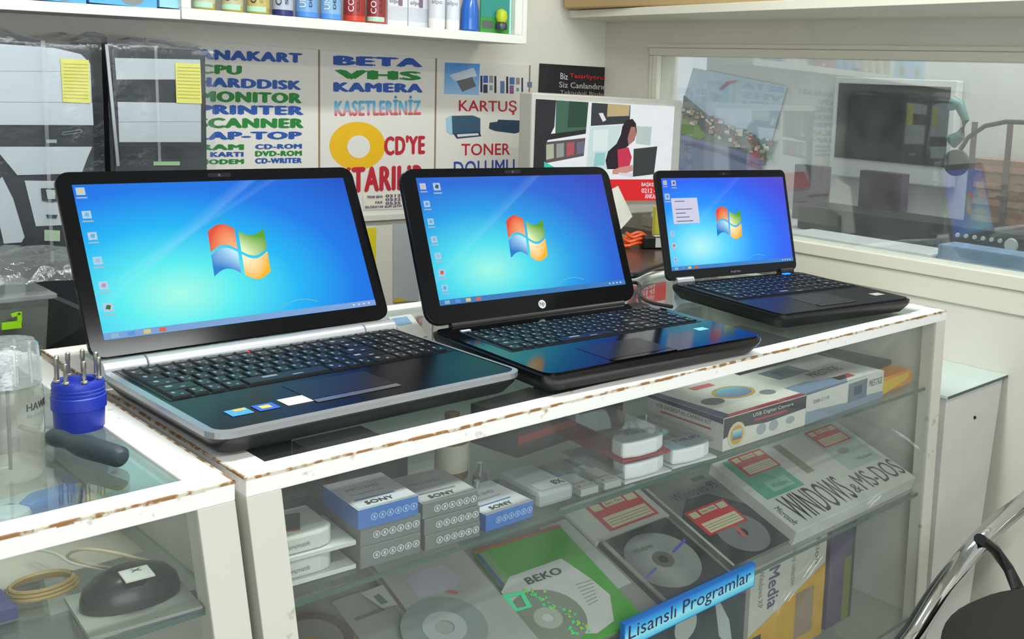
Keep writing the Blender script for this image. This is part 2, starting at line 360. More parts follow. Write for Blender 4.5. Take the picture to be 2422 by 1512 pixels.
# ================================================================ laptops
def keymesh(w,d,h,body,leg):
    g=G(); a=0.0012
    g.solid([(0,0,0),(w,0,0),(w,d,0),(0,d,0)],[(a,a,h),(w-a,a,h),(w-a,d-a,h),(a,d-a,h)],0)
    g.face([(w*0.22,d*0.52,h+0.0001),(w*0.40,d*0.52,h+0.0001),(w*0.40,d*0.78,h+0.0001),(w*0.22,d*0.78,h+0.0001)],1)
    g.face([(w*0.55,d*0.22,h+0.0001),(w*0.68,d*0.22,h+0.0001),(w*0.68,d*0.36,h+0.0001),(w*0.55,d*0.36,h+0.0001)],1)
    me=bpy.data.meshes.new('key'); me.from_pydata([tuple(v) for v in g.v],[],g.f); me.materials.append(body); me.materials.append(leg)
    for p,mi in zip(me.polygons,g.m): p.material_index=mi
    return me
LEG=M((120,130,145),0.6)
def keyboard(parent,x0,x1,yb,yf,z,bodymat,pan,numpad=True):
    """keys as sub-parts; x0..x1 across, yb back, yf front (local)"""
    kb=G().box((x0-0.004,yf-0.004,z-0.001),(x1+0.004,yb+0.004,z+0.0002)).build('keyboard',pan,parent,local=True)
    rows=6; rd=(yb-yf)/(rows-0.45); meshes={}
    nu=18.6 if numpad else 15.0; u=(x1-x0)/nu
    lay=[[1]*(19 if numpad else 15),[1]*13+[2]+([1]*4 if numpad else []),[1.5]+[1]*12+[1.5]+([1]*4 if numpad else []),[1.75]+[1]*11+[2.25]+([1]*4 if numpad else []),[2.25]+[1]*10+[2.75]+([1]*4 if numpad else []),[1.25,1,1,1.25,5.5,1.25,1,1,1.75]+([1]*4 if numpad else [])]
    y=yb
    for ri,row in enumerate(lay):
        d=rd*(0.55 if ri==0 else 1.0); tot=sum(row); sc=(x1-x0)/tot; x=x0
        for k,wd in enumerate(row):
            kw=wd*sc-0.0028; key=(round(kw,5),ri==0)
            if key not in meshes: meshes[key]=keymesh(kw,d-0.0028,0.0022,bodymat,LEG)
            o=bpy.data.objects.new('key',meshes[key]); COL.objects.link(o); o.parent=kb; o.location=(x+0.0014,y-d+0.0014,z+0.0003); x+=wd*sc
        y-=d
    return kb
FLAGC=[((226,70,40),(255,176,120)),((84,160,24),(230,250,190)),((20,120,205),(190,240,255)),((250,180,20),(255,244,200))]
FLAG=[ramp_mat([(0.12,b),(0.95,a)],radial=(cx,cy,0.85,0.85),emit=1.0) for (a,b),(cx,cy) in zip(FLAGC,((1,0),(0,0),(1,1),(0,1)))]
def screen_art(scr,fr,sw,sh,icons,task,menu,iconcol,logo):
    # the four waving panes in the middle of the desktop picture
    cx,cy,lw,lh=logo
    for q,(ix,iy) in enumerate(((0,1),(1,1),(0,0),(1,0))):
        g=G(); n=10
        def wp(x,y):
            yy=y+0.13*math.sin(2*math.pi*(x+0.5)); xx=x+0.07*(y)-0.05*(0 if False else 0)
            return fr.p(cx*sw+xx*lw,cy*sh+yy*lh,0.0005)
        xa,xb=(-0.5,-0.03) if ix==0 else (0.03,0.5); ya,yb=(0.03,0.44) if iy==1 else (-0.44,-0.03)
        for k in range(n):
            a=xa+(xb-xa)*k/n; b=xa+(xb-xa)*(k+1)/n
            g.face([wp(a,ya),wp(b,ya),wp(b,yb),wp(a,yb)],0,[(k/n,0),((k+1)/n,0),((k+1)/n,1),(k/n,1)])
        g.build('emblem_pane',FLAG[q],scr,local=True)
    for (u,v,c,s) in icons:
        g=G(); a=sw*0.014*s
        g.face([fr.p(u*sw-a,v*sh-a,0.0004),fr.p(u*sw+a,v*sh-a,0.0004),fr.p(u*sw+a,v*sh+a,0.0004),fr.p(u*sw-a,v*sh+a,0.0004)],0)
        g.face([fr.p(u*sw-a*0.6,v*sh-a*0.3,0.0006),fr.p(u*sw+a*0.3,v*sh-a*0.6,0.0006),fr.p(u*sw+a*0.6,v*sh+a*0.4,0.0006),fr.p(u*sw-a*0.2,v*sh+a*0.6,0.0006)],1)
        g.face([fr.p(u*sw-a*1.2,v*sh-a*1.9,0.0004),fr.p(u*sw+a*1.2,v*sh-a*1.9,0.0004),fr.p(u*sw+a*1.2,v*sh-a*1.55,0.0004),fr.p(u*sw-a*1.2,v*sh-a*1.55,0.0004)],2)
        g.build('desktop_icon',[M(iconcol,emit=0.8),M(c,emit=0.8),M((225,238,255),emit=0.55)],scr,local=True)
    g=G(); g.face([fr.p(0,0,0.0004),fr.p(sw,0,0.0004),fr.p(sw,sh*0.042,0.0004),fr.p(0,sh*0.042,0.0004)])
    for k,c in enumerate(((200,210,120),(90,160,240),(240,220,140),(230,110,80))):
        a=sw*(0.035+0.05*k); g.face([fr.p(a-0.004,sh*0.008,0.0006),fr.p(a+0.004,sh*0.008,0.0006),fr.p(a+0.004,sh*0.034,0.0006),fr.p(a-0.004,sh*0.034,0.0006)],1+k)
    for k in range(4):
        a=sw*(0.90+0.022*k); g.face([fr.p(a,sh*0.016,0.0006),fr.p(a+0.003,sh*0.016,0.0006),fr.p(a+0.003,sh*0.028,0.0006),fr.p(a,sh*0.028,0.0006)],5)
    g.build('taskbar',[M(task,emit=0.85)]+[M(c,emit=0.8) for c in ((150,200,225),(90,160,240),(235,215,140),(230,110,80),(220,235,255))],scr,local=True)
    g=G(); pts=[(sw*(0.60+0.16*k/12),sh*(0.055+0.05*math.sin(math.pi*k/14))) for k in range(13)]
    for a,b in zip(pts,pts[1:]): g.face([fr.p(a[0],a[1],0.0005),fr.p(b[0],b[1],0.0005),fr.p(b[0],b[1]+0.0012,0.0005),fr.p(a[0],a[1]+0.0012,0.0005)])
    g.build('light_streak',M((120,215,240),emit=0.7),scr,local=True)
    if menu:
        mu,mv,mw,mh=menu
        g=G(); g.face([fr.p(mu*sw,mv*sh,0.0007),fr.p((mu+mw)*sw,mv*sh,0.0007),fr.p((mu+mw)*sw,(mv+mh)*sh,0.0007),fr.p(mu*sw,(mv+mh)*sh,0.0007)],0)
        for k in range(6):
            if k==1: continue
            vv=(mv+mh*(0.86-0.155*k))*sh; g.face([fr.p((mu+mw*0.12)*sw,vv,0.0009),fr.p((mu+mw*(0.5+0.25*((k*7)%3)/2))*sw,vv,0.0009),fr.p((mu+mw*(0.5+0.25*((k*7)%3)/2))*sw,vv+sh*0.008,0.0009),fr.p((mu+mw*0.12)*sw,vv+sh*0.008,0.0009)],1)
        g.build('context_menu',[M((222,222,246),emit=0.85),M((90,95,140),emit=0.6)],scr,local=True)
def laptop(label,x,y,yaw,tilt,sw,b0,w,d,hz,lid_w,lid_top,lid_off,stops,radial,style):
    t=thing('laptop',label,'laptop',(x,y,0.0),yaw)
    sh=sw*9/16; lc=True
    bt=style['base_t']
    # base: tapered shell with rounded corners, deck on top
    r=style['r']
    def shell(ins,zz,rr): return [(px,py,zz) for px,py in rrect(w-2*ins,d-2*ins,rr,5,0,-d/2)]
    g=G(); i=0
    rings=[shell(0.012,0.004,r*0.8),shell(0.002,hz*0.55,r),shell(0.0,hz-0.008,r),shell(0.0,hz-0.003,r)]
    n=len(rings[0]); g.v=[Vector(p) for ring in rings for p in ring]
    for j in range(len(rings)-1):
        for k in range(n):
            k2=(k+1)%n; g.f.append((j*n+k,j*n+k2,(j+1)*n+k2,(j+1)*n+k)); g.m.append(0); g.uv.append(None)
    g.f.append(tuple(range(n-1,-1,-1))); g.m.append(0); g.uv.append(None)
    b=(len(rings)-1)*n; g.f.append(tuple(range(b,b+n))); g.m.append(0); g.uv.append(None)
    g.build('base',style['basem'],t,local=True,smooth=True)
    if style.get('rim'):
        g=G(); o_=rrect(w+0.002,d+0.002,r,5,0,-d/2); i_=rrect(w-0.012,d-0.012,r*0.7,5,0,-d/2); n=len(o_)
        for k in range(n):
            k2=(k+1)%n
            g.face([(*o_[k],hz-0.007),(*o_[k2],hz-0.007),(*o_[k2],hz-0.0005),(*o_[k],hz-0.0005)]); g.face([(*o_[k],hz-0.0005),(*o_[k2],hz-0.0005),(*i_[k2],hz+0.0006),(*i_[k],hz+0.0006)])
        g.build('silver_rim',style['rim'],t,local=True,smooth=True)['label']='silver trim strip around the deck edge'
    G().prism(rrect(w-0.010,d-0.010,r*0.8,5,0,-d/2),hz-0.003,hz).build('deck',style['deckm'],t,local=True)
    ks=style['kb']; keyboard(t,ks[0]*w,ks[1]*w,-ks[2]*d,-ks[3]*d,hz+0.0002,style['keym'],style['panm'],style['numpad'])
    tp=style['pad']; pd=G().box((tp[0]*w,-tp[3]*d,hz),(tp[1]*w,-tp[2]*d,hz+0.0004)).build('touchpad',style['padm'],t,local=True)
    G().box((tp[0]*w,-(tp[3]+0.045)*d,hz),(tp[1]*w,-(tp[3]+0.012)*d,hz+0.0012)).build('touchpad_button',style['btnm'],pd,local=True,bevel=0.0004)
    # feet
    for sx in(-1,1):
        for yy in(-0.03,-d+0.03): G().lathe([(0.006,0),(0.006,0.0045)],(sx*(w/2-0.04),yy,0),10).build('foot',BLACK,t,local=True)
    # lid in its tilted frame
    c,s=math.cos(tilt),math.sin(tilt)
    LF=Fr((lid_off,0,hz),(1,0,0),(0,s,c)); LF.N=LF.U.cross(LF.V)   # normal towards the user
    H=b0+sh+lid_top; lb=style['lid_b']
    pl=rrect(lid_w,H-lb,style['lr'],6,0,lb+(H-lb)/2)
    G().prism(pl,-0.009,-0.002,LF).build('lid',style['lidm'],t,local=True,bevel=0.0015)
    G().prism(pl,-0.002,0.0,LF).build('bezel',style['bezm'],t,local=True,bevel=0.0008)
    SF=Fr(LF.p(-sw/2-lid_off,b0,0.0003),LF.U,LF.V,LF.N)
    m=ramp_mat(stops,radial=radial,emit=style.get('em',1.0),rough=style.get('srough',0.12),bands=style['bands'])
    g=G(); g.face([SF.p(0,0),SF.p(sw,0),SF.p(sw,sh),SF.p(0,sh)],0,[(0,0),(1,0),(1,1),(0,1)])
    scr=g.build('screen',m,t,local=True)
    screen_art(scr,SF,sw,sh,style['icons'],style['task'],style.get('menu'),style['iconc'],style['logo'])
    wf=Fr(LF.p(0,H-lid_top*0.5,0.0002),LF.U,LF.V,LF.N)
    g=G(); g.prism(circ(0.002,12),0,0.0004,wf); g.prism(rrect(0.03,0.006,0.002,3),-0.0001,0.0002,wf,1); g.build('webcam',[M((60,66,80),0.1),M((16,17,20),0.15)],t,local=True)
    return t,LF,Fr((0,0,hz),(1,0,0),(0,1,0),(0,0,1))
ic1=[(0.022,0.955,(240,220,120),1.0),(0.026,0.80,(120,190,250),1.0),(0.03,0.66,(90,190,240),1.0),(0.03,0.50,(150,215,250),1.0),(0.032,0.34,(200,160,190),1.0),(0.032,0.20,(60,110,60),1.1)]
SILV=M((190,193,198),0.30,metal=0.6,var=0.01)
sty1=dict(base_t=0.03,r=0.022,basem=M((24,25,28),0.35),rim=M((160,163,168),0.3,metal=0.65,var=0.01),deckm=M((7,7,10),0.25,spec=0.08),keym=M((9,10,13),0.35,spec=0.2),panm=M((8,8,10),0.35,spec=0.15),numpad=True,kb=(-0.46,0.46,0.07,0.55),pad=(-0.17,0.10,0.62,0.84),padm=M((12,13,17),0.35,spec=0.25),btnm=M((120,126,134),0.25,metal=0.7),
  lr=0.016,lid_b=0.012,lidm=GLOSS,bezm=GLOSS,icons=ic1,task=(128,172,228),iconc=(190,225,250),logo=(0.508,0.487,0.073,0.070),em=1.04,bands=[(0.75,0.98,0.12,0.22),(-0.9,0.22,0.10,0.14),(2.2,-0.05,0.05,0.0)])
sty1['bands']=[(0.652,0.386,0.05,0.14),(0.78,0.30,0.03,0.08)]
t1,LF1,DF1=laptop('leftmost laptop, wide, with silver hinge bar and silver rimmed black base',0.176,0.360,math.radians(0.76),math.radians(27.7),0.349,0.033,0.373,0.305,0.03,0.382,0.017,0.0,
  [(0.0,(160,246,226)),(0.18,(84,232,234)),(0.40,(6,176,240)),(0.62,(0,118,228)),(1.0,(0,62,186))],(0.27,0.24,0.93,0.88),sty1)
sty1['logo']
# silver hinge bar with its two end pieces
for a,b,n in((-0.187,-0.140,'hinge_cap'),(-0.1392,0.139,'hinge_bar'),(0.1398,0.187,'hinge_cap')):
    g=G(); g.lathe([(0.0115,a),(0.0125,a+0.001),(0.0125,b-0.001),(0.0115,b)],(0,-0.007,0.0285),20,axis=Fr((0,0,0),(0,1,0),(0,0,1),(1,0,0))); g.build(n,SILV,t1,local=True,smooth=True)['label']='silver hinge cylinder'
fd=DF1
for (a,b,c,e,m,n) in ((-0.150,-0.128,-0.262,-0.240,(70,150,215),'chip_sticker'),(-0.122,-0.100,-0.262,-0.240,(40,90,190),'blue_sticker'),(-0.092,-0.064,-0.262,-0.236,(236,232,214),'cream_sticker')):
    o=G().box((a,c,0.0302),(b,e,0.0306)).build(n,M(m,0.4),t1,local=True); o['label']=n.replace('_',' ')
G().box((-0.142,-0.248,0.0306),(-0.130,-0.241,0.0308)).build('sticker_print',M((240,170,50),0.4),t1,local=True)
G().box((-0.117,-0.256,0.0306),(-0.106,-0.246,0.0308)).build('sticker_print',M((240,190,60),0.4),t1,local=True)
G().box((-0.030,-0.0285,0.0300),(-0.022,-0.0245,0.0316)).build('status_light',M((255,20,50),emit=2.5),t1,local=True)['label']='red glowing power light'
ic2=[(0.025,0.93,(240,200,150),1.0),(0.09,0.925,(60,90,70),1.2),(0.028,0.79,(110,160,240),1.0),(0.03,0.65,(100,190,230),1.0),(0.03,0.51,(160,190,240),1.0),(0.033,0.38,(150,210,250),1.0),(0.036,0.25,(230,90,60),1.1),(0.036,0.13,(60,190,235),1.0)]
sty2=dict(base_t=0.03,r=0.02,basem=M((15,15,18),0.3),deckm=M((6,6,10),0.10,spec=0.34),keym=M((11,12,16),0.35,spec=0.25),panm=M((18,19,24),0.3,spec=0.25),numpad=True,kb=(-0.42,0.44,0.16,0.57),pad=(-0.22,0.06,0.68,0.93),padm=M((12,12,16),0.2,spec=0.3),btnm=GLOSS,
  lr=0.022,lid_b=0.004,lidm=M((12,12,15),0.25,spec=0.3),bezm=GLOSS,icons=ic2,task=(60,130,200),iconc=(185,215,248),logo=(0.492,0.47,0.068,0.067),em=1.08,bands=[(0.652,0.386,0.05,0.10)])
t2,LF2,DF2=laptop('middle laptop, black with round maker emblem below the screen',0.590,0.299,math.radians(-3.66),math.radians(22.9),0.344,0.032,0.396,0.290,0.03,0.384,0.014,-0.004,
  [(0.0,(150,240,222)),(0.18,(74,216,230)),(0.40,(24,152,224)),(0.60,(28,100,208)),(0.85,(40,66,186)),(1.0,(52,52,170))],(0.27,0.24,0.90,0.84),sty2)
hf=Fr(LF2.p(0.004,0.016,0.0004),LF2.U,LF2.V,LF2.N)
g=G(); g.prism(circ(0.0068,24),0,0.0006,hf); g.build('maker_emblem',M((210,214,220),0.3,metal=0.4),t2,local=True)
text('hp',hf,-0.0042,-0.0042,0.0042,0.0045,M((30,40,60),0.3),t2,w=0.0008,bold=0.0,local=True)
G().lathe([(0.006,-0.16),(0.006,0.16)],(0,0.003,0.029),14,axis=Fr((0,0,0),(0,1,0),(0,0,1),(1,0,0))).build('hinge',M((20,20,22),0.35),t2,local=True,smooth=True)
G().box((-0.165,-0.036,0.030),(-0.150,-0.031,0.0312)).build('power_button',M((215,220,225),0.3),t2,local=True)
G().box((0.13,-0.215,0.0302),(0.150,-0.200,0.0306)).build('chip_sticker',M((120,190,235),0.4),t2,local=True)
ic3=[(0.025,0.95,(230,170,180),1.0),(0.09,0.945,(90,110,130),1.2),(0.03,0.80,(110,150,220),1.3),(0.035,0.40,(150,200,250),1.0),(0.036,0.27,(230,110,80),1.1),(0.036,0.12,(90,190,235),1.0)]
sty3=dict(base_t=0.03,r=0.018,basem=M((14,15,18),0.4),deckm=M((20,21,25),0.35,spec=0.3),keym=M((13,14,18),0.4,spec=0.25),panm=M((18,19,23),0.4,spec=0.25),numpad=False,kb=(-0.45,0.45,0.10,0.58),pad=(-0.16,0.12,0.64,0.88),padm=M((34,35,40),0.4),btnm=M((40,41,46),0.35),
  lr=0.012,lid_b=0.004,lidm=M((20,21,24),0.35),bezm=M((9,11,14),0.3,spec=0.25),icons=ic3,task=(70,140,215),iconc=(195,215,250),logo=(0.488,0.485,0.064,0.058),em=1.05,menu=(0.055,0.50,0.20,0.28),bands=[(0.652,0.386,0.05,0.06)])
t3,LF3,DF3=laptop('smallest laptop, rightmost of the three, with context menu open on screen',1.113,0.354,math.radians(-8.69),math.radians(15.55),0.314,0.022,0.335,0.309,0.03,0.334,0.015,-0.002,
  [(0.0,(176,242,240)),(0.18,(90,212,248)),(0.40,(30,146,250)),(0.62,(38,100,240)),(0.85,(70,72,214)),(1.0,(96,70,190))],(0.24,0.24,0.92,0.86),sty3)
text('FUJITSU',Fr(LF3.p(-0.012,0.008,0.0004),LF3.U,LF3.V,LF3.N),0,0,0.024,0.0045,M((150,155,162),0.4),t3,local=True)
G().lathe([(0.008,-0.150),(0.008,-0.110)],(0,0.002,0.031),14,axis=Fr((0,0,0),(0,1,0),(0,0,1),(1,0,0))).build('hinge',SILV,t3,local=True,smooth=True)
G().lathe([(0.008,0.115),(0.008,0.150)],(0,0.002,0.031),14,axis=Fr((0,0,0),(0,1,0),(0,0,1),(1,0,0))).build('hinge',M((22,23,26),0.4),t3,local=True,smooth=True)
G().box((0.108,-0.022,0.030),(0.126,-0.014,0.0318)).build('power_light',M((20,110,255),emit=3.0),t3,local=True)['label']='blue glowing power button'
G().box((0.115,-0.262,0.0302),(0.140,-0.244,0.0306)).build('sticker',M((190,200,180),0.4),t3,local=True)
LQ=[P2(918,752,0.0002-0.0025),P2(972,744,0.0002-0.0025),P2(1012,796,0.0002-0.0025),P2(965,806,0.0002-0.0025)]
t=thing('pale_leaflet','pale leaflet with blue picture on the counter glass behind the first two laptops','leaflet',LQ[3])
G().solid([p for p in LQ],[p+Vector((0,0,0.0008)) for p in LQ]).build('sheet',M((206,210,206),0.5),t)
m_=[LQ[0].lerp(LQ[1],0.1).lerp(LQ[3],0.08),LQ[0].lerp(LQ[1],0.75).lerp(LQ[3].lerp(LQ[2],0.75),0.08),LQ[0].lerp(LQ[1],0.75).lerp(LQ[3].lerp(LQ[2],0.75),0.42),LQ[0].lerp(LQ[1],0.1).lerp(LQ[3],0.42)]
g=G(); g.face([p+Vector((0,0,0.0011)) for p in m_]); g.build('picture',M((120,160,196),0.5,scale=90,var=0.3),t)
# ================================================================ signs on the back wall
bl=M((38,84,168),0.5); gn=M((30,128,52),0.5); rd=M((186,36,52),0.5); brd=M((150,30,44),0.5)
PANEL=M((222,220,212),0.45,scale=4,var=0.02)
SZ0,SZ1=0.055,0.437
def sign(label,x0,x1): 
    t=thing('wall_sign',label,'sign',((x0+x1)/2,BY,SZ0)); G().box((x0,BY-0.004,SZ0),(x1,BY,SZ1)).build('panel',PANEL,t,bevel=0.0006); return t
XS=[at(753,250,1,BY).x,at(1028,265,1,BY).x,at(1241,270,1,BY).x]
SP=BY-0.004
s=sign('white sign listing computer parts in blue and green capitals behind the towers',XS[0]-0.36,XS[0]-0.002)
for txt,TL,TR,BLc,m in (('ANAKART',(462,115),(715,126),(462,140),bl),('CPU',(466,151),(572,155),(466,174),gn),('HARDDISK',(464,181),(713,191),(464,205),bl),('MONITOR',(470,214),(714,220),(470,241),gn),('PRINTER',(466,247),(719,251),(466,270),bl),('SCANNER',(462,278),(719,280),(462,303),gn),('LAP-TOP',(460,311),(714,311),(460,331),bl),
    ('RAM',(470,341),(577,341),(470,355),gn),('CD-ROM',(603,341),(714,340),(603,353),bl),('TV KARTI',(450,360),(576,359),(450,372),bl),('DVD-ROM',(603,357),(714,356),(603,370),gn),('MODEM',(470,377),(577,376),(470,389),gn),('CD-WRITER',(603,374),(714,373),(603,387),bl)):
    textq(txt,TL,TR,BLc,1,SP,m,s,bold=0.08,off=0.0006)
s=sign('white sign about tape transfer, yellow disc print and red words in the middle',XS[0]+0.002,XS[1]-0.002)
for txt,TL,TR,BLc,m in (('BETA',(788,131),(1000,138),(788,154),bl),('VHS',(790,164),(996,169),(790,187),gn),('KAMERA',(788,194),(1000,198),(788,217),bl)):
    textq(txt,TL,TR,BLc,1,SP,m,s,bold=0.08,off=0.0006)
textq('KASETLERİNİZ',(791,226),(996,226),(791,275),1,SP,ramp_mat([(0.0,(200,50,60)),(0.22,(220,150,160)),(0.4,(120,200,235)),(1.0,(30,130,190))]),s,bold=0.055,off=0.0006)
polyq([(845+66*math.cos(k*math.pi/24),345+57*math.sin(k*math.pi/24)) for k in range(48)][::-1],1,SP,M((232,182,20),0.5),s,off=0.0003,name='disc_print')
polyq([(848+27*math.cos(k*math.pi/16),347+27*math.sin(k*math.pi/16)) for k in range(32)][::-1],1,SP,PANEL,s,off=0.0007,name='disc_hole')
textq("CD'YE",(908,321),(1005,319),(908,368),1,SP,rd,s,bold=0.06,off=0.001)
textq('AKTARILIR',(762,398),(1003,389),(762,460),1,SP,rd,s,bold=0.06,off=0.001)
s=sign('white sign for cartridge refills, with small printer pictures and red words',XS[1]+0.002,XS[2]+0.008)
polyq([(1052,148),(1135,151),(1132,225),(1050,222)][::-1],1,SP,ramp_mat([(0,(150,190,225)),(1,(70,140,215))]),s,off=0.0004,name='picture')
polyq([(1062,178),(1120,160),(1128,180),(1075,192)][::-1],1,SP,M((190,205,215)),s,off=0.0008,name='printer_print')
polyq([(1080,192),(1116,182),(1126,204),(1093,217)][::-1],1,SP,M((96,100,100)),s,off=0.0010,name='printer_print')
for a,b,c,e,m in ((1136,179,1141,218,(40,46,80)),(1143,179,1154,196,(60,90,160)),(1143,200,1153,220,(40,60,90)),(1157,179,1166,196,(150,140,150)),(1158,202,1165,214,(120,150,160)),(1169,180,1174,220,(40,50,60)),(1183,192,1193,221,(90,120,160)),(1197,181,1202,221,(40,50,70)),(1205,183,1217,200,(70,110,160)),(1205,202,1215,222,(130,90,130)),(1220,184,1229,200,(150,140,140)),(1221,208,1227,216,(90,150,160)),(1233,184,1237,222,(50,60,80)),(1247,194,1258,206,(80,120,170))):
    polyq([(a,b),(c,b),(c,e),(a,e)][::-1],1,SP,M(m),s,off=0.0004,name='cartridge_print')
textq('KARTUŞ',(1085,235),(1222,238),(1085,270),1,SP,rd,s,bold=0.012,off=0.0006)
polyq([(1064,274),(1118,273),(1136,280),(1136,315),(1064,318),(1056,300)][::-1],1,SP,M((56,86,108)),s,off=0.0004,name='printer_print')
polyq([(1064,274),(1068,274),(1070,320),(1056,312),(1054,280)][::-1],1,SP,M((160,195,215)),s,off=0.0008,name='printer_print')
polyq([(1072,316),(1134,312),(1138,322),(1080,328)][::-1],1,SP,M((44,58,92)),s,off=0.0010,name='printer_print')
polyq([(1080,318),(1130,315),(1132,320),(1082,324)][::-1],1,SP,M((210,214,218)),s,off=0.0014,name='printer_print')
polyq([(1158,290),(1176,288),(1178,283),(1230,285),(1232,292),(1241,297),(1236,310),(1218,316),(1170,310),(1156,304)][::-1],1,SP,M((44,66,88)),s,off=0.0004,name='toner_print')
textq('TONER',(1091,340),(1206,339),(1091,368),1,SP,rd,s,bold=0.012,off=0.0006)
textq('DOLUMU',(1073,382),(1217,376),(1073,420),1,SP,M((50,72,160)),s,bold=0.012,off=0.0006)
for k,x in enumerate((XS[0],XS[1],XS[2]+0.010)):
    tag(G().box((x-0.0018,BY-0.005,SZ0-0.2),(x+0.0018,BY,SZ1)).build('joint_strip',M((150,128,100),0.6)),['thin brown joint strip left of the tape transfer sign','thin brown joint strip right of the tape transfer sign','thin brown joint strip beside the light grey monitor'][k],'strip')
# contact strip below the middle sign
t=thing('contact_label','small white strip of purple print under the red words on the wall','label',at(905,478,1,BY-0.006))
polyq([(858,460),(952,456),(952,494),(860,497)][::-1],1,BY-0.005,M((226,222,206)),t,off=0.0,name='strip',thick=0.0006)
pm=M((70,50,110))
for TL,TR,BLc,tx in (((868,463),(905,462),(868,469),'TEKNIK SERVIS'),((912,460),(948,459),(912,484),'0212\n0532\n0535'),((888,476),(905,475),(888,482),'FAX'),((864,487),(950,484),(864,493),'BILGISAYAR ALIM SATIM')):
    textq(tx,TL,TR,BLc,1,BY-0.007,pm,t,bold=0.02,off=0.0003)
struct('trim_2',G().box((XS[0]-0.36,BY-0.012,SZ0-0.012),(XS[2]+0.01,BY,SZ0)),M((214,212,204),0.5))
# papers on the lower wall
t=thing('wall_paper_sheet','grey paper sheet taped to the lower wall between the first two laptops','paper',at(955,640,1,BY-0.002))
polyq([(930,530),(985,527),(990,712),(930,715)][::-1],1,BY-0.003,M((176,182,184),0.6),t,off=0,name='sheet',thick=0.0006)
polyq([(932,716),(930,708),(945,704),(968,712)][::-1],1,BY-0.003,M((210,180,50),0.6),t,off=0.0008,name='print')
t=thing('wall_paper_sheet','yellow sheet pinned to the lower wall beside the leftmost laptop','paper',at(880,575,1,BY-0.002))
polyq([(866,540),(890,538),(888,640),(868,640)][::-1],1,BY-0.003,M((224,206,30),0.6),t,off=0,name='sheet',thick=0.0006)
# black poster
t=thing('black_poster','black poster with white and red words above the light grey monitor','poster',at(1380,190,1,BY-0.002))
polyq([(1276,150),(1487,163),(1480,229),(1273,218)][::-1],1,BY-0.0022,M((22,22,26),0.35),t,off=0,name='sheet',thick=0.0008)
textq('Biz',(1325,172),(1343,174),(1325,187),1,BY-0.004,M((190,190,186)),t,off=0.0003)
textq('Tasarlıyoruz',(1347,173),(1434,179),(1347,187),1,BY-0.004,M((196,40,40)),t,off=0.0003)
textq('Siz Canlandırın',(1322,193),(1433,199),(1322,207),1,BY-0.004,M((170,172,170)),t,off=0.0003)
textq('Teknoloji Bizde',(1324,213),(1427,219),(1324,225),1,BY-0.004,M((150,140,138)),t,off=0.0003)
# ================================================================ bottle shelf on the back wall
CY=1.12
def cpt(x,y): return at(x,y,1,CY)
t=thing('wall_cabinet','white open cabinet of spray cans high on the back wall','cabinet',(0.78,1.2,0.47))
def zbot(x): return 0.4665+0.0150*(x-0.30)/0.9*1.0
xl,xr=cpt(430,45).x,cpt(1244,105).x
zl,zr=cpt(430,45).z,cpt(1244,105).z
th=0.021
g=G(); g.solid([(xl,CY,zl),(xr,CY,zr),(xr,BY,zr),(xl,BY,zl)],[(xl,CY,zl+th),(xr,CY,zr+th),(xr,BY,zr+th),(xl,BY,zl+th)]); g.build('bottom_board',WHITE,t,bevel=0.001)
g=G(); g.box((xr-0.034,CY,zr+th),(xr-0.012,BY,zr+0.34)); g.build('side_panel',WHITE,t,bevel=0.001)
G().box((xr-0.0115,CY-0.001,zr+0.001),(xr+0.001,BY,zr+0.34)).build('side_panel',WHITE,t,bevel=0.001)
G().box((xl,CY,zl+th),(xl+0.017,BY,zl+0.35)).build('divider',WHITE,t,bevel=0.001)
G().box((xl,CY,zl+0.35),(xr,BY,zl+0.37)).build('top_board',WHITE,t,bevel=0.001)
t=thing('wall_cabinet','left section of the wall cabinets, holding blue printed boxes','cabinet',(0.1,1.2,0.45))
a=cpt(0,22); x0=a.x-0.35; z0=a.z-0.35*0.04
g=G(); xe=xl-0.002
def zz(x): return a.z+(zl-0.001-a.z)*(x-a.x)/(xe-a.x)
g.solid([(x0,CY,zz(x0)),(xe,CY,zz(xe)),(xe,BY,zz(xe)),(x0,BY,zz(x0))],[(x0,CY,zz(x0)+0.018),(xe,CY,zz(xe)+0.018),(xe,BY,zz(xe)+0.018),(x0,BY,zz(x0)+0.018)]); g.build('bottom_board',WHITE,t,bevel=0.001)
G().box((x0,CY,zz(x0)+0.3),(xe,BY,zz(x0)+0.32)).build('top_board',WHITE,t)
for k,(a0,a1,lab) in enumerate(((60,205,'blue printed box at far left of the upper cabinet'),(212,372,'blue printed box with round mark beside the cabinet divider'),(378,424,'pale blue narrow box touching the cabinet divider'))):
    pa=at(a0,18+0.045*a0,1,CY+0.012); pb=at(a1,18+0.045*a1,1,CY+0.012)
    c=Carton('printed_box',lab,'box',(pa.x,CY+0.012,zz(pa.x)+0.019+(0.002 if True else 0)),math.atan2(zz(pb.x)-zz(pa.x),1)*0,pb.x-pa.x,0.12,0.16,M((92,170,236) if k<2 else (150,205,225),0.4,scale=60,var=0.12),group='printed boxes in the left cabinet section')
    if k<2:
        g=G(); g.prism(circ(0.024,28,(pb.x-pa.x)*0.62,0.026),0.0002,0.0006,c.front); g.build('round_mark',M((130,136,130)),c.t)
        g=G(); g.prism(circ(0.016,24,(pb.x-pa.x)*0.62,0.028),0.0006,0.0009,c.front); g.build('round_mark',M((70,66,64)),c.t)
def wrap(cx,cy,cz,r,face):
    # map print coordinates (arc length, height) on to a can; face = direction the print looks at
    def f(u,v,w=0.0):
        an=face+u/r; q=r+0.0004+w; return Vector((cx+q*math.cos(an),cy+q*math.sin(an),cz+v))
    return f
face0=math.radians(-125)
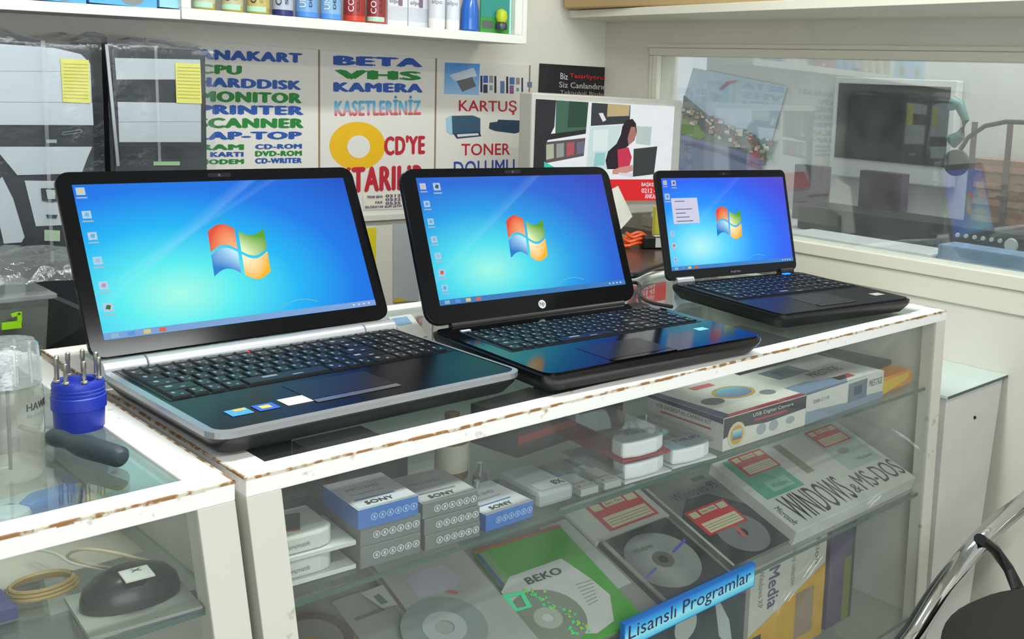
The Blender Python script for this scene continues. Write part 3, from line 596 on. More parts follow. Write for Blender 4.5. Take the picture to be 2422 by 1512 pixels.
def can(label,xa,xb,yb,body,base,txt,txt2,tc,sticker=None,group='spray cans on the upper shelf'):
    y0=CY+0.030; pc=at((xa+xb)/2,yb,1,y0); r=(at(xb,yb,1,y0).x-at(xa,yb,1,y0).x)/2*0.86
    z=zl+th+(zr-zl)*(pc.x-xl)/(xr-xl)+0.0006
    t=thing('spray_can',label,'can',(pc.x,y0,z),0,group)
    G().lathe([(r*0.9,0),(r,0.002),(r,0.012)],(pc.x,y0,z),24).build('base_ring',base,t,smooth=True)
    G().lathe([(r*0.995,0.012),(r*0.995,0.150),(r*0.8,0.165),(r*0.5,0.170)],(pc.x,y0,z),24).build('body',body,t,smooth=True)
    G().lathe([(r*0.6,0.170),(r*0.6,0.200),(r*0.5,0.205)],(pc.x,y0,z),18).build('cap',M((220,60,50),0.4),t,smooth=True)
    f=wrap(pc.x,y0,z,r,face0)
    text(txt,None,-0.010,0.020,0.002,0.11,tc[0],t,map=f,rot=1,bold=0.02)
    text(txt2,None,0.008,0.022,0.014,0.11,tc[1],t,map=f,rot=1,bold=0.02)
    if sticker:
        g=G()
        for k in range(8):
            u0=-0.020+0.005*k; g.face([f(u0,0.004),f(u0+0.005,0.004),f(u0+0.005,0.014),f(u0,0.014)])
        o=g.build('price_sticker',sticker,t); o['label']='pale green price sticker'
ol=M((176,160,70),0.35); mint=M((176,222,196),0.5); dk=M((60,60,66),0.5); wt=M((225,228,230),0.5)
can('olive spray can next to the cabinet divider, leftmost can',455,512,24,M((196,190,160),0.35),ol,'CLEANER','FOAM',(dk,ol),mint)
can('olive spray can with mint sticker, second from the divider',521,578,28,M((190,184,150),0.35),ol,'CLEANER','FOAM',(dk,ol),mint)
can('olive spray can with mint sticker, third from the divider',580,640,36,M((190,178,110),0.35),ol,'CLEANER','FOAM',(dk,ol),mint)
can('pale can with dark blue foot between olive and light blue cans',642,695,40,M((176,186,206),0.35),M((40,46,110),0.35),'CLEANER','SPRAY',(dk,dk))
can('light blue spray can right of the dark footed can',697,753,45,M((120,166,214),0.3),M((80,140,222),0.35),'UNIVERSAL','DEGREASER',(wt,dk))
can('light blue spray can left of the red cans',755,808,49,M((130,176,218),0.3),M((84,150,230),0.35),'UNIVERSAL','DEGREASER',(wt,dk))
can('red spray can beside the light blue can, without sticker',811,864,55,M((160,50,50),0.3),M((206,66,46),0.35),'CONTACT','CLEANER',(wt,dk))
can('red spray can with pale sticker beside the white cartons',866,914,58,M((150,52,52),0.3),M((196,70,56),0.35),'CONTACT','CLEANER',(wt,dk),mint)
def shelfz(x): return zl+th+(zr-zl)*(x-xl)/(xr-xl)+0.0006
for (xa,xb,yb,lab) in ((917,964,60,'white carton with small dark print beside the red can'),(966,1013,64,'white carton with small dark print beside the white bottles')):
    pa=at(xa,yb,1,CY+0.05); pb=at(xb,yb,1,CY+0.05)
    c=Carton('white_carton',lab,'box',(pa.x,CY+0.05,shelfz(pa.x)+0.0012),0,pb.x-pa.x,0.05,0.15,M((216,218,224),0.4),group='white cartons on the upper shelf')
    rect(c.front,0.001,0.012,c.w-0.001,0.042,M((196,200,208)),c.t)
    text('silpo',c.front,0.004,0.046,0.030,0.058,M((110,100,110)),c.t,w=0.0008)
    rect(c.front,0.026,0.044,0.036,0.09,M((130,104,130)),c.t,w=0.0007)
for (xa,xb,yb,lab) in ((1014,1052,74,'white plastic bottle beside the white cartons'),(1053,1086,76,'white plastic bottle touching the clear blue one')):
    y0=CY+0.028; pc=at((xa+xb)/2,yb,1,y0); r=(at(xb,yb,1,y0).x-at(xa,yb,1,y0).x)/2*0.86; z=shelfz(pc.x)
    t=thing('white_bottle',lab,'bottle',(pc.x,y0,z),0,'white bottles on the upper shelf')
    G().lathe([(r*0.9,0),(r,0.004),(r,0.022)],(pc.x,y0,z),24).build('base',M((240,240,236),0.35),t,smooth=True)
    G().lathe([(r,0.022),(r,0.13),(r*0.5,0.15),(r*0.5,0.17)],(pc.x,y0,z),24).build('body',M((216,220,230),0.35),t,smooth=True)
    G().lathe([(r*0.55,0.17),(r*0.55,0.20)],(pc.x,y0,z),24).build('cap',M((200,60,60),0.35),t,smooth=True)
    f=wrap(pc.x,y0,z,r,face0); text('silpo',None,-0.012,0.052,0.012,0.064,M((110,100,110)),t,map=f)
y0=CY+0.03; pc=at(1110,76,1,y0); z=shelfz(pc.x)
t=thing('blue_spray_bottle','clear blue spray bottle beside the green blister card','bottle',(pc.x,y0,z))
G().lathe([(0.018,0),(0.022,0.004),(0.021,0.05),(0.016,0.075),(0.012,0.11),(0.010,0.13)],(pc.x,y0,z),20).build('body',M((40,104,196),0.15,coat=0.5),t,smooth=True)
G().lathe([(0.011,0.13),(0.012,0.16),(0.006,0.17)],(pc.x,y0,z),16).build('nozzle',M((40,50,60),0.3),t,smooth=True)
pa=at(1136,80,1,CY+0.014); pb=at(1208,88,1,CY+0.014); 
c=Carton('blister_card','green and teal blister card with yellow bulb, at the cabinet right end','blister pack',(pa.x,CY+0.014,shelfz(pa.x)),math.atan2(0.0,1),pb.x-pa.x,0.004,0.16,M((60,150,60),0.4))
rect(c.front,0.0,0.035,c.w,0.09,M((46,140,130)),c.t); rect(c.front,0.004,0.010,0.036,0.028,M((90,98,96)),c.t,name='picture')
G().lathe([(0.0145,0),(0.0145,0.012),(0.010,0.018)],c.front.p(0.052,0.010,0.010),16).build('bulb_base',M((50,60,70),0.3),c.t,smooth=True)
G().lathe([(0.010,0),(0.014,0.012),(0.012,0.026),(0.004,0.032)],c.front.p(0.052,0.026,0.010),16).build('bulb',ramp_mat([(0,(120,190,40)),(1,(240,214,40))]) if False else M((190,206,40),0.25),c.t,smooth=True)
rect(c.front,c.w-0.006,0.002,c.w,0.15,M((170,226,214),0.3),c.t,w=0.0008,name='clear_edge')
# ================================================================ left desk with two wrapped towers
DZ=-0.10
tag(G().box((-0.75,0.62,DZ-0.03),(0.46,BY-0.002,DZ)).build('back_desk',M((120,118,112),0.5)),'low grey desk behind the counters carrying the two computer towers','desk')
FILM=clear((246,248,250),0.05,0.05,(205,212,220),0.15,crumple=0.35)
TYF=1.05
silver=M((192,199,203),0.34,metal=0.15,var=0.03); dgrey=M((34,38,44),0.4); dside=M((44,46,50),0.45)
# tower with the narrow front (right of the pair)
P=lambda x,y: at(x,y,1,TYF)
xa,xb=P(268,250).x,P(489,250).x; zt=P(380,108).z
t=thing('computer_tower','black edged silver computer tower in plastic, nearest to the parts sign','computer tower',((xa+xb)/2,TYF+0.14,DZ),0,'wrapped computer towers')
dp=0.225
def towerbody(xa,xb,zt,t,sidem):
    poly=rrect(xb-xa,zt-DZ,0.014,5,(xa+xb)/2,(zt+DZ)/2); fr=Fr((0,TYF+0.012,0),(1,0,0),(0,0,1),(0,1,0))
    G().prism(poly,0,dp,fr).build('case',sidem,t,bevel=0.002)
    fr2=Fr((0,TYF,0),(1,0,0),(0,0,1),(0,1,0)); G().prism(poly,0,0.012,fr2).build('front_panel',dgrey,t,bevel=0.004)
towerbody(xa,xb,zt,t,dside)
def q(pix,m,n,off=0.0012,thick=0.0015): return polyq(pix[::-1],1,TYF,m,t,off=off,name=n,thick=thick)
q([(270,137),(472,141),(474,188),(274,188)],silver,'upper_bay')
q([(276,190),(400,192),(400,237),(277,238)],M((24,28,34),0.3),'drive_door')
q([(277,241),(474,244),(474,287.3),(279,288.3)],silver,'lower_bay'); q([(279,289),(474,288),(474,336),(281,336)],silver,'lower_bay')
q([(283,345),(478,343),(480,372),(284,374)],M((30,34,40),0.3),'intake_grille')
q([(412,148),(471,151),(475,245),(415,243)],M((226,220,96),0.6),'yellow_tag',off=0.004,thick=0.0006)
for k in range(10): polyq([(417,158+8*k),(470,160+8*k),(470,161.5+8*k),(417,159.5+8*k)][::-1],1,TYF,M((180,172,70),0.6),t,off=0.0052,name='tag_line')
q([(362,382),(424,382),(424,391),(362,391)],M((150,190,140),0.5),'green_label')
polyq([(240,105),(247,104),(275,390),(268,392)][::-1],1,TYF,M((196,202,208),0.2,metal=0.6),t,off=0.014,name='chrome_edge',thick=0.003)
def film(xa,xb,zt,t,seed):
    # loose clear plastic bag over the tower, with folds on top
    random.seed(seed); g=G(); nx,nz=14,16; front=[]
    for j in range(nz+1):
        row=[]
        for i in range(nx+1):
            u=i/nx; v=j/nz; x=xa-0.010+(xb-xa+0.02)*u; z=DZ+0.15+(zt-DZ-0.145)*v
            if j==nz: z+=0.006*math.sin(9*u+seed)+0.004*random.random()
            row.append(Vector((x,TYF-0.010-0.004*math.sin(7*u+3*v+seed)-0.004*random.random(),z)))
        front.append(row)
    top=[[Vector((p.x,TYF+0.24*(k/5),p.z+0.004*random.random()+0.007*math.sin(k+5*i/nx))) for i,p in enumerate(front[-1])] for k in range(1,6)]
    rows=front+top
    for a,b in zip(rows,rows[1:]):
        for i in range(nx): g.face([a[i],a[i+1],b[i+1],b[i]])
    import bmesh
    o=g.build('plastic_bag',FILM,t,fix=False)
    bm=bmesh.new(); bm.from_mesh(o.data); bmesh.ops.remove_doubles(bm,verts=bm.verts,dist=1e-5); bm.to_mesh(o.data); bm.free()
    for p in o.data.polygons: p.use_smooth=True
    o['label']='clear plastic bag pulled over the case'
    return o
film(xa,xb,zt,t,3)
for x in (358,):
    polyq([(x-3,108),(x+4,108),(x+14,380),(x+7,380)][::-1],1,TYF,clear((244,246,248),0.10,0.22,(220,226,230),0.2),t,off=0.018,name='bag_seam')
# wide tower at the far left
xa2,xb2=P(-60,250).x,P(232,300).x-0.006; zt2=P(80,98).z
t=thing('computer_tower','wide silver and black computer tower in plastic at the far left','computer tower',((xa2+xb2)/2,TYF+0.14,DZ),0,'wrapped computer towers')
towerbody(xa2,xb2,zt2,t,dside)
sil2=M((200,207,212),0.32,metal=0.12,var=0.03)
q([(-55,105),(0,104),(60,108),(130,114),(190,128),(212,150),(213,169.3),(-55,167.3)],sil2,'upper_cover')
q([(-55,168),(213,170),(216,242.2),(-55,240.2)],sil2,'drive_bay'); q([(-55,241),(217,243),(220,296),(-55,295)],sil2,'drive_bay')
q([(-55,347),(217,347),(206,372),(192,410),(40,414),(0,366),(-55,340)],sil2,'middle_cover')
q([(57,427),(140,428),(150,532),(84,535)],sil2,'port_cover')
q([(-20,440),(4,418),(30,470),(57,560),(50,573),(8,576),(0,540)],sil2,'lower_cover')
q([(95,445),(136,445),(136,475),(120,478),(98,474)],M((40,44,50)),'power_button',off=0.003)
q([(106,448),(128,449),(128,470),(110,470)],sil2,'power_button',off=0.0045)
q([(108,507),(134,508),(132,516),(110,515)],M((40,44,50)),'reset_button',off=0.003)
q([(141,138),(208,142),(212,244),(147,241)],M((226,220,92),0.6),'yellow_tag',off=0.004,thick=0.0006)
for k in range(11): polyq([(148,150+8*k),(206,152+8*k),(206,153.5+8*k),(148,151.5+8*k)][::-1],1,TYF,M((180,172,70),0.6),t,off=0.0052,name='tag_line')
q([(108,330),(132,330),(132,338),(108,338)],M((150,170,150),0.5),'maker_plate',off=0.003)
q([(103,543),(140,545),(140,570),(103,569)],M((170,196,160),0.5),'green_label',off=0.003)
polyq([(142,318),(148,312),(190,305),(194,309),(192,314),(150,320)][::-1],1,TYF,M((120,130,128),0.3,metal=0.5),t,off=0.003,name='maker_emblem',thick=0.0008)
polyq([(146,316),(150,314),(188,308),(190,311),(150,317)][::-1],1,TYF,M((24,28,34),0.3),t,off=0.004,name='maker_emblem',thick=0.0006)
film(xa2,xb2,zt2,t,5)
polyq([(88,96),(98,96),(120,620),(112,620)][::-1],1,TYF,clear((244,246,248),0.10,0.22,(220,226,230),0.2),t,off=0.018,name='bag_seam')
# clear storage box with green clip, bagged circuit board on it, dark panel beside it
BYF=0.76
Q=lambda x,y: at(x,y,1,BYF)
zt_=Q(60,712).z; xr_=Q(116,740).x; xb_=Q(104,800).x; zb_=DZ
t=thing('storage_box','clear plastic storage box with lime green clip, behind the left showcase','storage box',(xr_-0.2,BYF+0.1,DZ))
CP=clear((226,230,226),0.06,0.30,(150,156,150),0.1)
g=G(); fl=[(xr_-0.34,BYF),(xr_,BYF),(xr_,BYF+0.17),(xr_-0.34,BYF+0.17)]
for (a,b),(c_,d_) in zip(fl,fl[1:]+fl[:1]):
    cx=xr_-0.17; k=0.94
    g.face([(cx+(a-cx)*k,b,DZ+0.001),(cx+(c_-cx)*k,d_,DZ+0.001),(c_,d_,zt_),(a,b,zt_)])
g.face([(cx+(x-cx)*k,y,DZ+0.001) for x,y in fl]); g.build('tub',CP,t)
G().box((xr_-0.345,BYF-0.006,zt_),(xr_+0.010,BYF+0.178,zt_+0.008)).build('lid',clear((220,224,222),0.08,0.4,(190,194,192),0.1),t,bevel=0.002)
lime=M((150,214,28),0.35)
g=G(); 
for pix in ([(0,763),(46,756),(46,773),(0,778)],[(36,738),(47,736),(47,758),(37,760)],[(22,742),(40,736),(46,742),(24,748)]):
    Pn=[Q(x,y)+Vector((0,-0.004,0)) for x,y in pix][::-1]; g.solid(Pn,[p+Vector((0,-0.006,0)) for p in Pn])
g.build('clip',lime,t)['label']='lime green clip'
G().box((xr_-0.30,BYF+0.02,DZ+0.002),(xr_-0.05,BYF+0.15,DZ+0.05)).build('contents',M((70,80,60),0.6,scale=80,var=0.5),t)
pb=at(100,800,1,0.80); 
tag(G().solid([at(122,705,1,0.86)+Vector((0,0.0,-0.0)),at(235,752,1,0.70),at(240,830,1,0.70),at(100,830,1,0.86)],[at(122,705,1,0.86)+Vector((0.01,0.02,0)),at(235,752,1,0.70)+Vector((0.01,0.02,0)),at(240,830,1,0.70)+Vector((0.01,0.02,0)),at(100,830,1,0.86)+Vector((0.01,0.02,0))]).build('dark_board',M((52,58,58),0.5,scale=40,var=0.2)),'dusty dark grey board leaning right of the clear storage box','board')
t=thing('bagged_circuit_board','green circuit board in crumpled clear bag lying on the storage box','circuit board',(xr_-0.14,BYF+0.09,zt_+0.009))
G().box((xr_-0.33,BYF+0.02,zt_+0.0095),(xr_-0.06,BYF+0.15,zt_+0.0125)).build('board',M((46,92,44),0.5,scale=60,var=0.4),t)
g=G()
for k in range(14):
    x=xr_-0.32+0.25*random.random(); y=BYF+0.02+0.1*random.random(); g.box((x,y,zt_+0.0125),(x+0.012+0.02*random.random(),y+0.01,zt_+0.018+0.01*random.random()))
o=g.build('components',M((150,130,110),0.5,scale=90,var=0.4),t); o['kind']='stuff'
random.seed(21); g=G(); nx,ny=16,10; rows=[]
for j in range(ny+1):
    rows.append([Vector((xr_-0.35+0.40*i/nx,BYF+0.01+0.17*j/ny,zt_+0.022+0.030*math.sin(math.pi*j/ny)+0.016*random.random()*(1 if 0<j<ny else 0.2))) for i in range(nx+1)])
for a,b in zip(rows,rows[1:]):
    for i in range(nx): g.face([a[i],a[i+1],b[i+1],b[i]])
o=g.build('plastic_bag',clear((226,230,230),0.16,0.12,(190,195,195),0.1,crumple=0.8),t,fix=False)
# ================================================================ right desk, monitor and clutter behind laptops
tag(G().box((1.0,0.625,-0.03),(RX-0.004,BY-0.002,-0.001)).build('back_desk',M((78,60,52),0.25,scale=12,var=0.3)),'dark brown desk in the back corner carrying the light grey monitor','desk')
MYF=0.95
Mq=lambda x,y: at(x,y,1,MYF)
TL=Mq(1261,219); TR=Mq(1616,238); zb=Mq(1600,500).z
t=thing('flat_monitor','light grey flat monitor showing a picture, in the back corner','monitor',((TL.x+TR.x)/2,MYF+0.1,0.0))
BZ=M((186,184,176),0.45)
G().solid([(TL.x,MYF+0.003,zb),(TR.x,MYF+0.003,zb),(TR.x,MYF+0.05,zb),(TL.x,MYF+0.05,zb)],[(TL.x,MYF+0.003,TL.z),(TR.x,MYF+0.003,TR.z),(TR.x,MYF+0.05,TR.z),(TL.x,MYF+0.05,TL.z)]).build('housing',BZ,t,bevel=0.004)
mp=lambda pix,c,em=0.9,off=0.0015,n='picture': polyq(pix[::-1],1,MYF,M(c,0.3,emit=em),t,off=off,name=n)
scrp=[(1266,234),(1595,252),(1581,474),(1257,474)]
mp(scrp,(236,242,244),n='screen')
o_=0.002
mp([(1266,234),(1314,237),(1310,300),(1290,340),(1290,400),(1257,474)],(46,46,50),off=o_)
mp([(1314,237),(1392,242),(1388,312),(1312,318)],(70,106,88),off=o_)
mp([(1345,239),(1392,242),(1388,300),(1340,302)],(44,76,60),off=0.0025)
mp([(1290,318),(1388,306),(1386,316),(1290,332)],(40,44,42),off=0.0026)
mp([(1290,336),(1385,326),(1384,368),(1290,386)],(96,86,88),off=o_)
for k,c in enumerate(((176,186,160),(150,160,150),(176,90,96),(110,110,130))):
    x=1290+k*24; mp([(x,342-k*2),(x+18,340-k*2),(x+18,374-k*4),(x,378-k*4)],c,off=0.003)
mp([(1285,382),(1311,396),(1285,400)],(60,206,176),off=0.003)
mp([(1390,242),(1398,243),(1384,400),(1376,400)],(236,240,240),off=0.0031)
mp([(1398,243),(1490,249),(1488,292),(1396,298)],(60,62,66),off=o_)
mp([(1436,246),(1488,249),(1486,274),(1434,276)],(196,176,128),off=0.0026)
mp([(1414,268),(1424,267),(1432,284),(1424,288)],(232,232,232),off=0.003)
mp([(1394,300),(1470,296),(1440,400),(1384,400)],(206,228,226),off=o_)
mp([(1402,308),(1438,305),(1434,356),(1400,358)],(226,240,238),off=0.0026)
mp([(1406,362),(1430,361),(1428,390),(1402,394)],(150,206,206),off=0.0026)
mp([(1504,298),(1540,300),(1536,344),(1502,340)],(190,206,200),off=0.0026)
# the person in the picture: dark hair, red blouse, working at a laptop
mp([(1480,284),(1494,281),(1502,292),(1504,312),(1498,332),(1478,350),(1466,372),(1462,400),(1434,400),(1430,380),(1436,358),(1456,340),(1466,318),(1470,298)],(44,34,42),off=0.0034)
mp([(1490,300),(1500,300),(1503,318),(1494,336),(1484,344),(1482,326)],(176,120,110),off=0.0038)
mp([(1458,354),(1484,348),(1492,372),(1486,394),(1460,398)],(206,54,86),off=0.0038)
mp([(1446,402),(1462,396),(1494,390),(1494,404),(1470,412),(1446,412)],(206,150,136),off=0.004)
mp([(1496,352),(1552,346),(1544,412),(1494,418)],(60,66,66),off=0.0042)
mp([(1460,408),(1494,410),(1492,420),(1462,414)],(220,220,224),off=0.0041)
mp([(1290,424),(1584,424),(1581,474),(1257,474)],(226,40,44),off=0.0045,n='red_band')
textq('BAŞKENT',(1514,431),(1556,432),(1514,442),1,MYF,M((250,240,240),emit=0.8),t,off=0.005)
textq('0212 42',(1514,445),(1556,446),(1514,456),1,MYF,M((250,240,240),emit=0.8),t,off=0.005)
textq('ANKARA',(1522,458),(1556,459),(1522,469),1,MYF,M((250,240,240),emit=0.8),t,off=0.005)
G().box((TL.x+0.19,MYF+0.03,0.0),(TL.x+0.29,MYF+0.06,zb+0.05)).build('stand_neck',BZ,t)
G().prism(rrect(0.24,0.16,0.05,6,TL.x+0.24,MYF+0.06),0.0,0.010).build('stand_foot',BZ,t)
# paper and small things between middle and right laptop
cz=-0.001
A=at(1462,440,1,0.78); B=at(1496,512,1,0.775); Cc=at(1466,545,1,0.77); Dd=at(1445,560,1,0.768); Ee=Vector((Dd.x-0.005,0.765,0.0)); Ff=Vector((Dd.x-0.08,0.770,0.0)); Gg=A+Vector((-0.08,0,-0.03))
pp=[A,B,Cc,Dd,Ee,Ff,Gg]; g=G(); g.solid([p+Vector((0,0.0008,0)) for p in pp],pp)
tag(g.build('paper_sheet',M((226,226,214),0.7)),'white paper sheet standing behind the middle laptop','paper')
p=at(1555,515,1,0.90); tag(G().box((p.x-0.006,0.90,0.0),(p.x+0.016,0.912,p.z+0.028)).build('yellow_note_pad',M((196,190,70),0.6),bevel=0.001),'yellow note pad under the monitor edge','note pad')
t=thing('orange_cable_bundle','orange cable bundle on the dark desk behind the middle laptop','cord',P2(1490,572,0.0))
c0=P2(1495,585,0.0)
for k in range(3):
    g=G(); pts=[]
    for i in range(36):
        an=i*0.55+k; pts.append(c0+Vector((0.035*math.cos(an)*(1-0.15*k)+0.006*k,0.022*math.sin(an),0.010+0.010*k+0.004*math.sin(3*an))))
    g.tube(pts,0.0045,6); g.build('loop',M((232,92,30),0.45),t,smooth=True)
c1=P2(1536,586,0.0)
c=Carton('black_adapter','black power adapter with white label on the dark desk','adapter',c1+Vector((-0.03,-0.01,0)),math.radians(-28),0.09,0.045,0.030,M((20,20,22),0.4),bevel=0.004,body='housing')
rect(c.front,0.03,0.004,0.088,0.028,M((205,206,204),0.5),c.t,name='label'); rect(c.top,0.03,0.002,0.088,0.03,M((205,206,204),0.5),c.t,name='label')
def cable(label,pts,r,m):
    # smooth the polyline
    P_=[Vector(p) for p in pts]; out=[]
    for i in range(len(P_)-1):
        p0=P_[max(i-1,0)];p1=P_[i];p2=P_[i+1];p3=P_[min(i+2,len(P_)-1)]
        for k in range(8):
            s_=k/8; out.append(0.5*((2*p1)+(-p0+p2)*s_+(2*p0-5*p1+4*p2-p3)*s_*s_+(-p0+3*p1-3*p2+p3)*s_**3))
    out.append(P_[-1])
    return tag(G().tube(out,r,8).build('cable',m,smooth=True),label,'cable')
ck=M((26,27,30),0.4)
cable('thick black cable lying on the desk edge behind the middle laptop',[P2(1470,650,0.012),P2(1500,652,0.014),P2(1530,640,0.012),P2(1572,626,0.012)],0.006,ck)
cable('black power cable curling on the glass toward the right laptop',[P2(1485,668,0.012),P2(1510,672,0.006),P2(1516,700,0.004),P2(1540,716,0.004),P2(1590,726,0.004)],0.0035,ck)
cable('black power cable looping out behind the middle laptop hinge',[P2(1486,690,0.010),P2(1500,693,0.006),P2(1500,712,0.004),P2(1514,726,0.004)],0.003,ck)
# ================================================================ things seen through the right window
def inwin(x,y,X): return at(x,y,0,X)
t=thing('landscape_poster','faded landscape poster with sky, village and road behind the window','poster',inwin(1720,280,2.34))
X=2.345
def wq(pix,c,off,n='print',m=None): return polyq(pix[::-1],0,X,m or M(c,0.7,scale=20,var=0.15),t,off=off,name=n)
wq([(1640,160),(1862,205),(1800,420),(1560,420)],(176,194,206),0.001,'sheet')
wq([(1618,225),(1690,285),(1800,330),(1840,335),(1815,380),(1700,345),(1612,320)],(110,120,110),0.003)
wq([(1616,270),(1650,290),(1672,320),(1660,330),(1612,315)],(120,150,70),0.005)
wq([(1612,318),(1700,342),(1812,375),(1800,420),(1560,420)],(120,130,160),0.004)
wq([(1615,330),(1700,352),(1805,392),(1803,402),(1700,362),(1612,340)],(90,90,130),0.006)
wq([(1702,210),(1722,193),(1752,190),(1722,200),(1706,214)],(190,120,116),0.005,'red_stroke')
random.seed(17); g=G(); cols=[M(c,0.7) for c in ((206,198,190),(150,84,76),(86,96,84),(70,84,104),(176,150,120))]
for k in range(150):
    u=random.random(); x=1622+205*u; y=268+u*92+random.uniform(-24,24)*(0.7+0.5*u); a=random.uniform(2,6); P_=[at(px_,py_,0,X)+Vector((-0.0075-0.00001*k,0,0)) for px_,py_ in ((x-a,y-a*0.7),(x-a,y+a*0.7),(x+a,y+a*0.9),(x+a,y-a*0.6))]
    g.face(P_,k%5)
o=g.build('village_print',cols,t); o['kind']='stuff'
X=2.30
pa,pb,pc_,pd_=inwin(1985,190,X),inwin(2248,213,X),inwin(2232,395,X),inwin(1972,372,X)
y1_,y0_=pa.y,pb.y; zt1=(pa.z+pb.z)/2; zb1=(pc_.z+pd_.z)/2
t=thing('dark_monitor','dark flat monitor in white frame standing behind the window glass','monitor',(X+0.05,(y0_+y1_)/2,0.015))
G().box((X+0.004,y0_-0.02,zb1-0.06),(X+0.04,y1_+0.02,zt1+0.02)).build('housing',M((200,202,200),0.5),t,bevel=0.004)
G().box((X,y0_,zb1),(X+0.0035,y1_,zt1)).build('screen',M((14,16,16),0.15),t)
G().box((X+0.01,(y0_+y1_)/2-0.05,0.02),(X+0.03,(y0_+y1_)/2+0.05,zb1-0.05)).build('stand',M((190,192,190),0.5),t)
def ledge_box(name,label,cat,x0,x1,y0,y1,h,m,bev=0.004): return tag(G().box((x0,y0,0.0155),(x1,y1,0.0155+h)).build(name,m,bevel=bev),label,cat)
kp=[P2(1900,510,0.035),P2(2245,575,0.035)]
a_=at(1885,545,0,1.80); b_=at(2230,590,0,1.80)
t=thing('desk_keyboard','long white keyboard lying on the ledge behind the window','keyboard',(1.80,(a_.y+b_.y)/2,0.0155))
G().box((1.74,b_.y,0.0155),(1.87,a_.y,0.034)).build('case',M((204,206,206),0.5),t,bevel=0.006)
G().box((1.737,b_.y-0.003,0.0155),(1.739,a_.y,0.022)).build('blue_edge',M((50,80,120),0.4),t)
t=thing('black_stereo_unit','long low black unit with round knobs on the ledge behind the window','audio unit',(2.0,0.3,0.0155))
ya,yb2=at(1888,470,0,1.95).y,at(2600,560,0,1.95).y
G().box((1.95,yb2,0.0155),(2.10,ya,0.085)).build('housing',M((34,40,42),0.5),t,bevel=0.006)
for k in range(6):
    p=at(2270+20*k,496+4*k,0,1.948); G().lathe([(0.006,0),(0.005,0.006)],(1.95,p.y,0.062),12,axis=Fr((0,0,0),(0,1,0),(0,0,1),(-1,0,0))).build('knob',M((190,196,196),0.3),t)
p=at(2398,512,0,1.948); G().lathe([(0.018,0),(0.016,0.008)],(1.95,p.y,0.055),20,axis=Fr((0,0,0),(0,1,0),(0,0,1),(-1,0,0))).build('knob',M((190,196,196),0.3),t)
for (xa,xb,ya_,yb_,lab) in ((1880,1946,388,442,'dark purple box standing behind the right laptop, inside the window'),(2034,2132,402,455,'dark purple box standing below the framed screen, inside the window')):
    pa=at(xa,ya_,0,2.14); pb=at(xb,yb_,0,2.14); tag(G().box((2.14,pb.y,0.0155),(2.18,pa.y,pa.z)).build('dark_box',M((84,72,86),0.6),bevel=0.002),lab,'box')
pa=at(2240,540,0,1.80); pb=at(2500,590,0,1.80)
c=tag(G().box((1.76,pb.y,0.0155),(1.84,pa.y,0.060)).build('blue_parcel',M((110,142,172),0.5,scale=25,var=0.4),bevel=0.006),'blue and white parcel on the ledge beside the white keyboard','parcel')
t=thing('telephone_handset','dark teal telephone handset hanging behind the window glass','telephone',at(2262,290,0,2.0))
pts=[at(2252,245,0,2.0),at(2270,250,0,2.0),at(2284,285,0,2.0),at(2272,320,0,2.0),at(2250,335,0,2.0)]
G().tube(pts,[0.020,0.014,0.010,0.014,0.020],10).build('handle',M((52,104,100),0.4),t,smooth=True)
pts=[at(2440,290,0,1.97),at(2380,288,0,1.97),at(2330,298,0,1.97),at(2290,325,0,1.97),at(2262,370,0,1.97)]
t=thing('headset','black headset with round ear pad hanging behind the window','headset',at(2270,390,0,1.97))
G().tube(pts,0.006,8).build('band',M((50,50,54),0.4),t,smooth=True); G().lathe([(0.02,0),(0.034,0.006),(0.034,0.02),(0.02,0.026)],at(2268,385,0,1.97),16,axis=Fr((0,0,0),(0,1,0),(0,0,1.4),(-1,0,0))).build('ear_pad',M((44,44,48),0.6),t,smooth=True)
t=thing('wicker_crate','brown wicker crate standing at the right behind the window','crate',at(2360,420,0,2.2))
ya,yb2=at(2292,400,0,2.2).y,at(2480,400,0,2.2).y; zt_=at(2350,378,0,2.2).z; zb_=0.0155
G().box((2.2,yb2,zb_),(2.32,ya,zt_)).build('body',M((142,110,92),0.7,scale=120,var=0.4),t)
for k in range(5):
    z=zb_+(zt_-zb_)*(k+0.5)/5; G().box((2.196,yb2,z-0.010),(2.1995,ya,z+0.006)).build('slat',M((160,124,104),0.7,scale=60,var=0.2),t)
for y in (ya-0.01,(ya+yb2)/2,yb2+0.01): G().box((2.19,y-0.008,zb_),(2.1955,y+0.008,zt_+0.10)).build('upright',M((96,84,84),0.6),t)
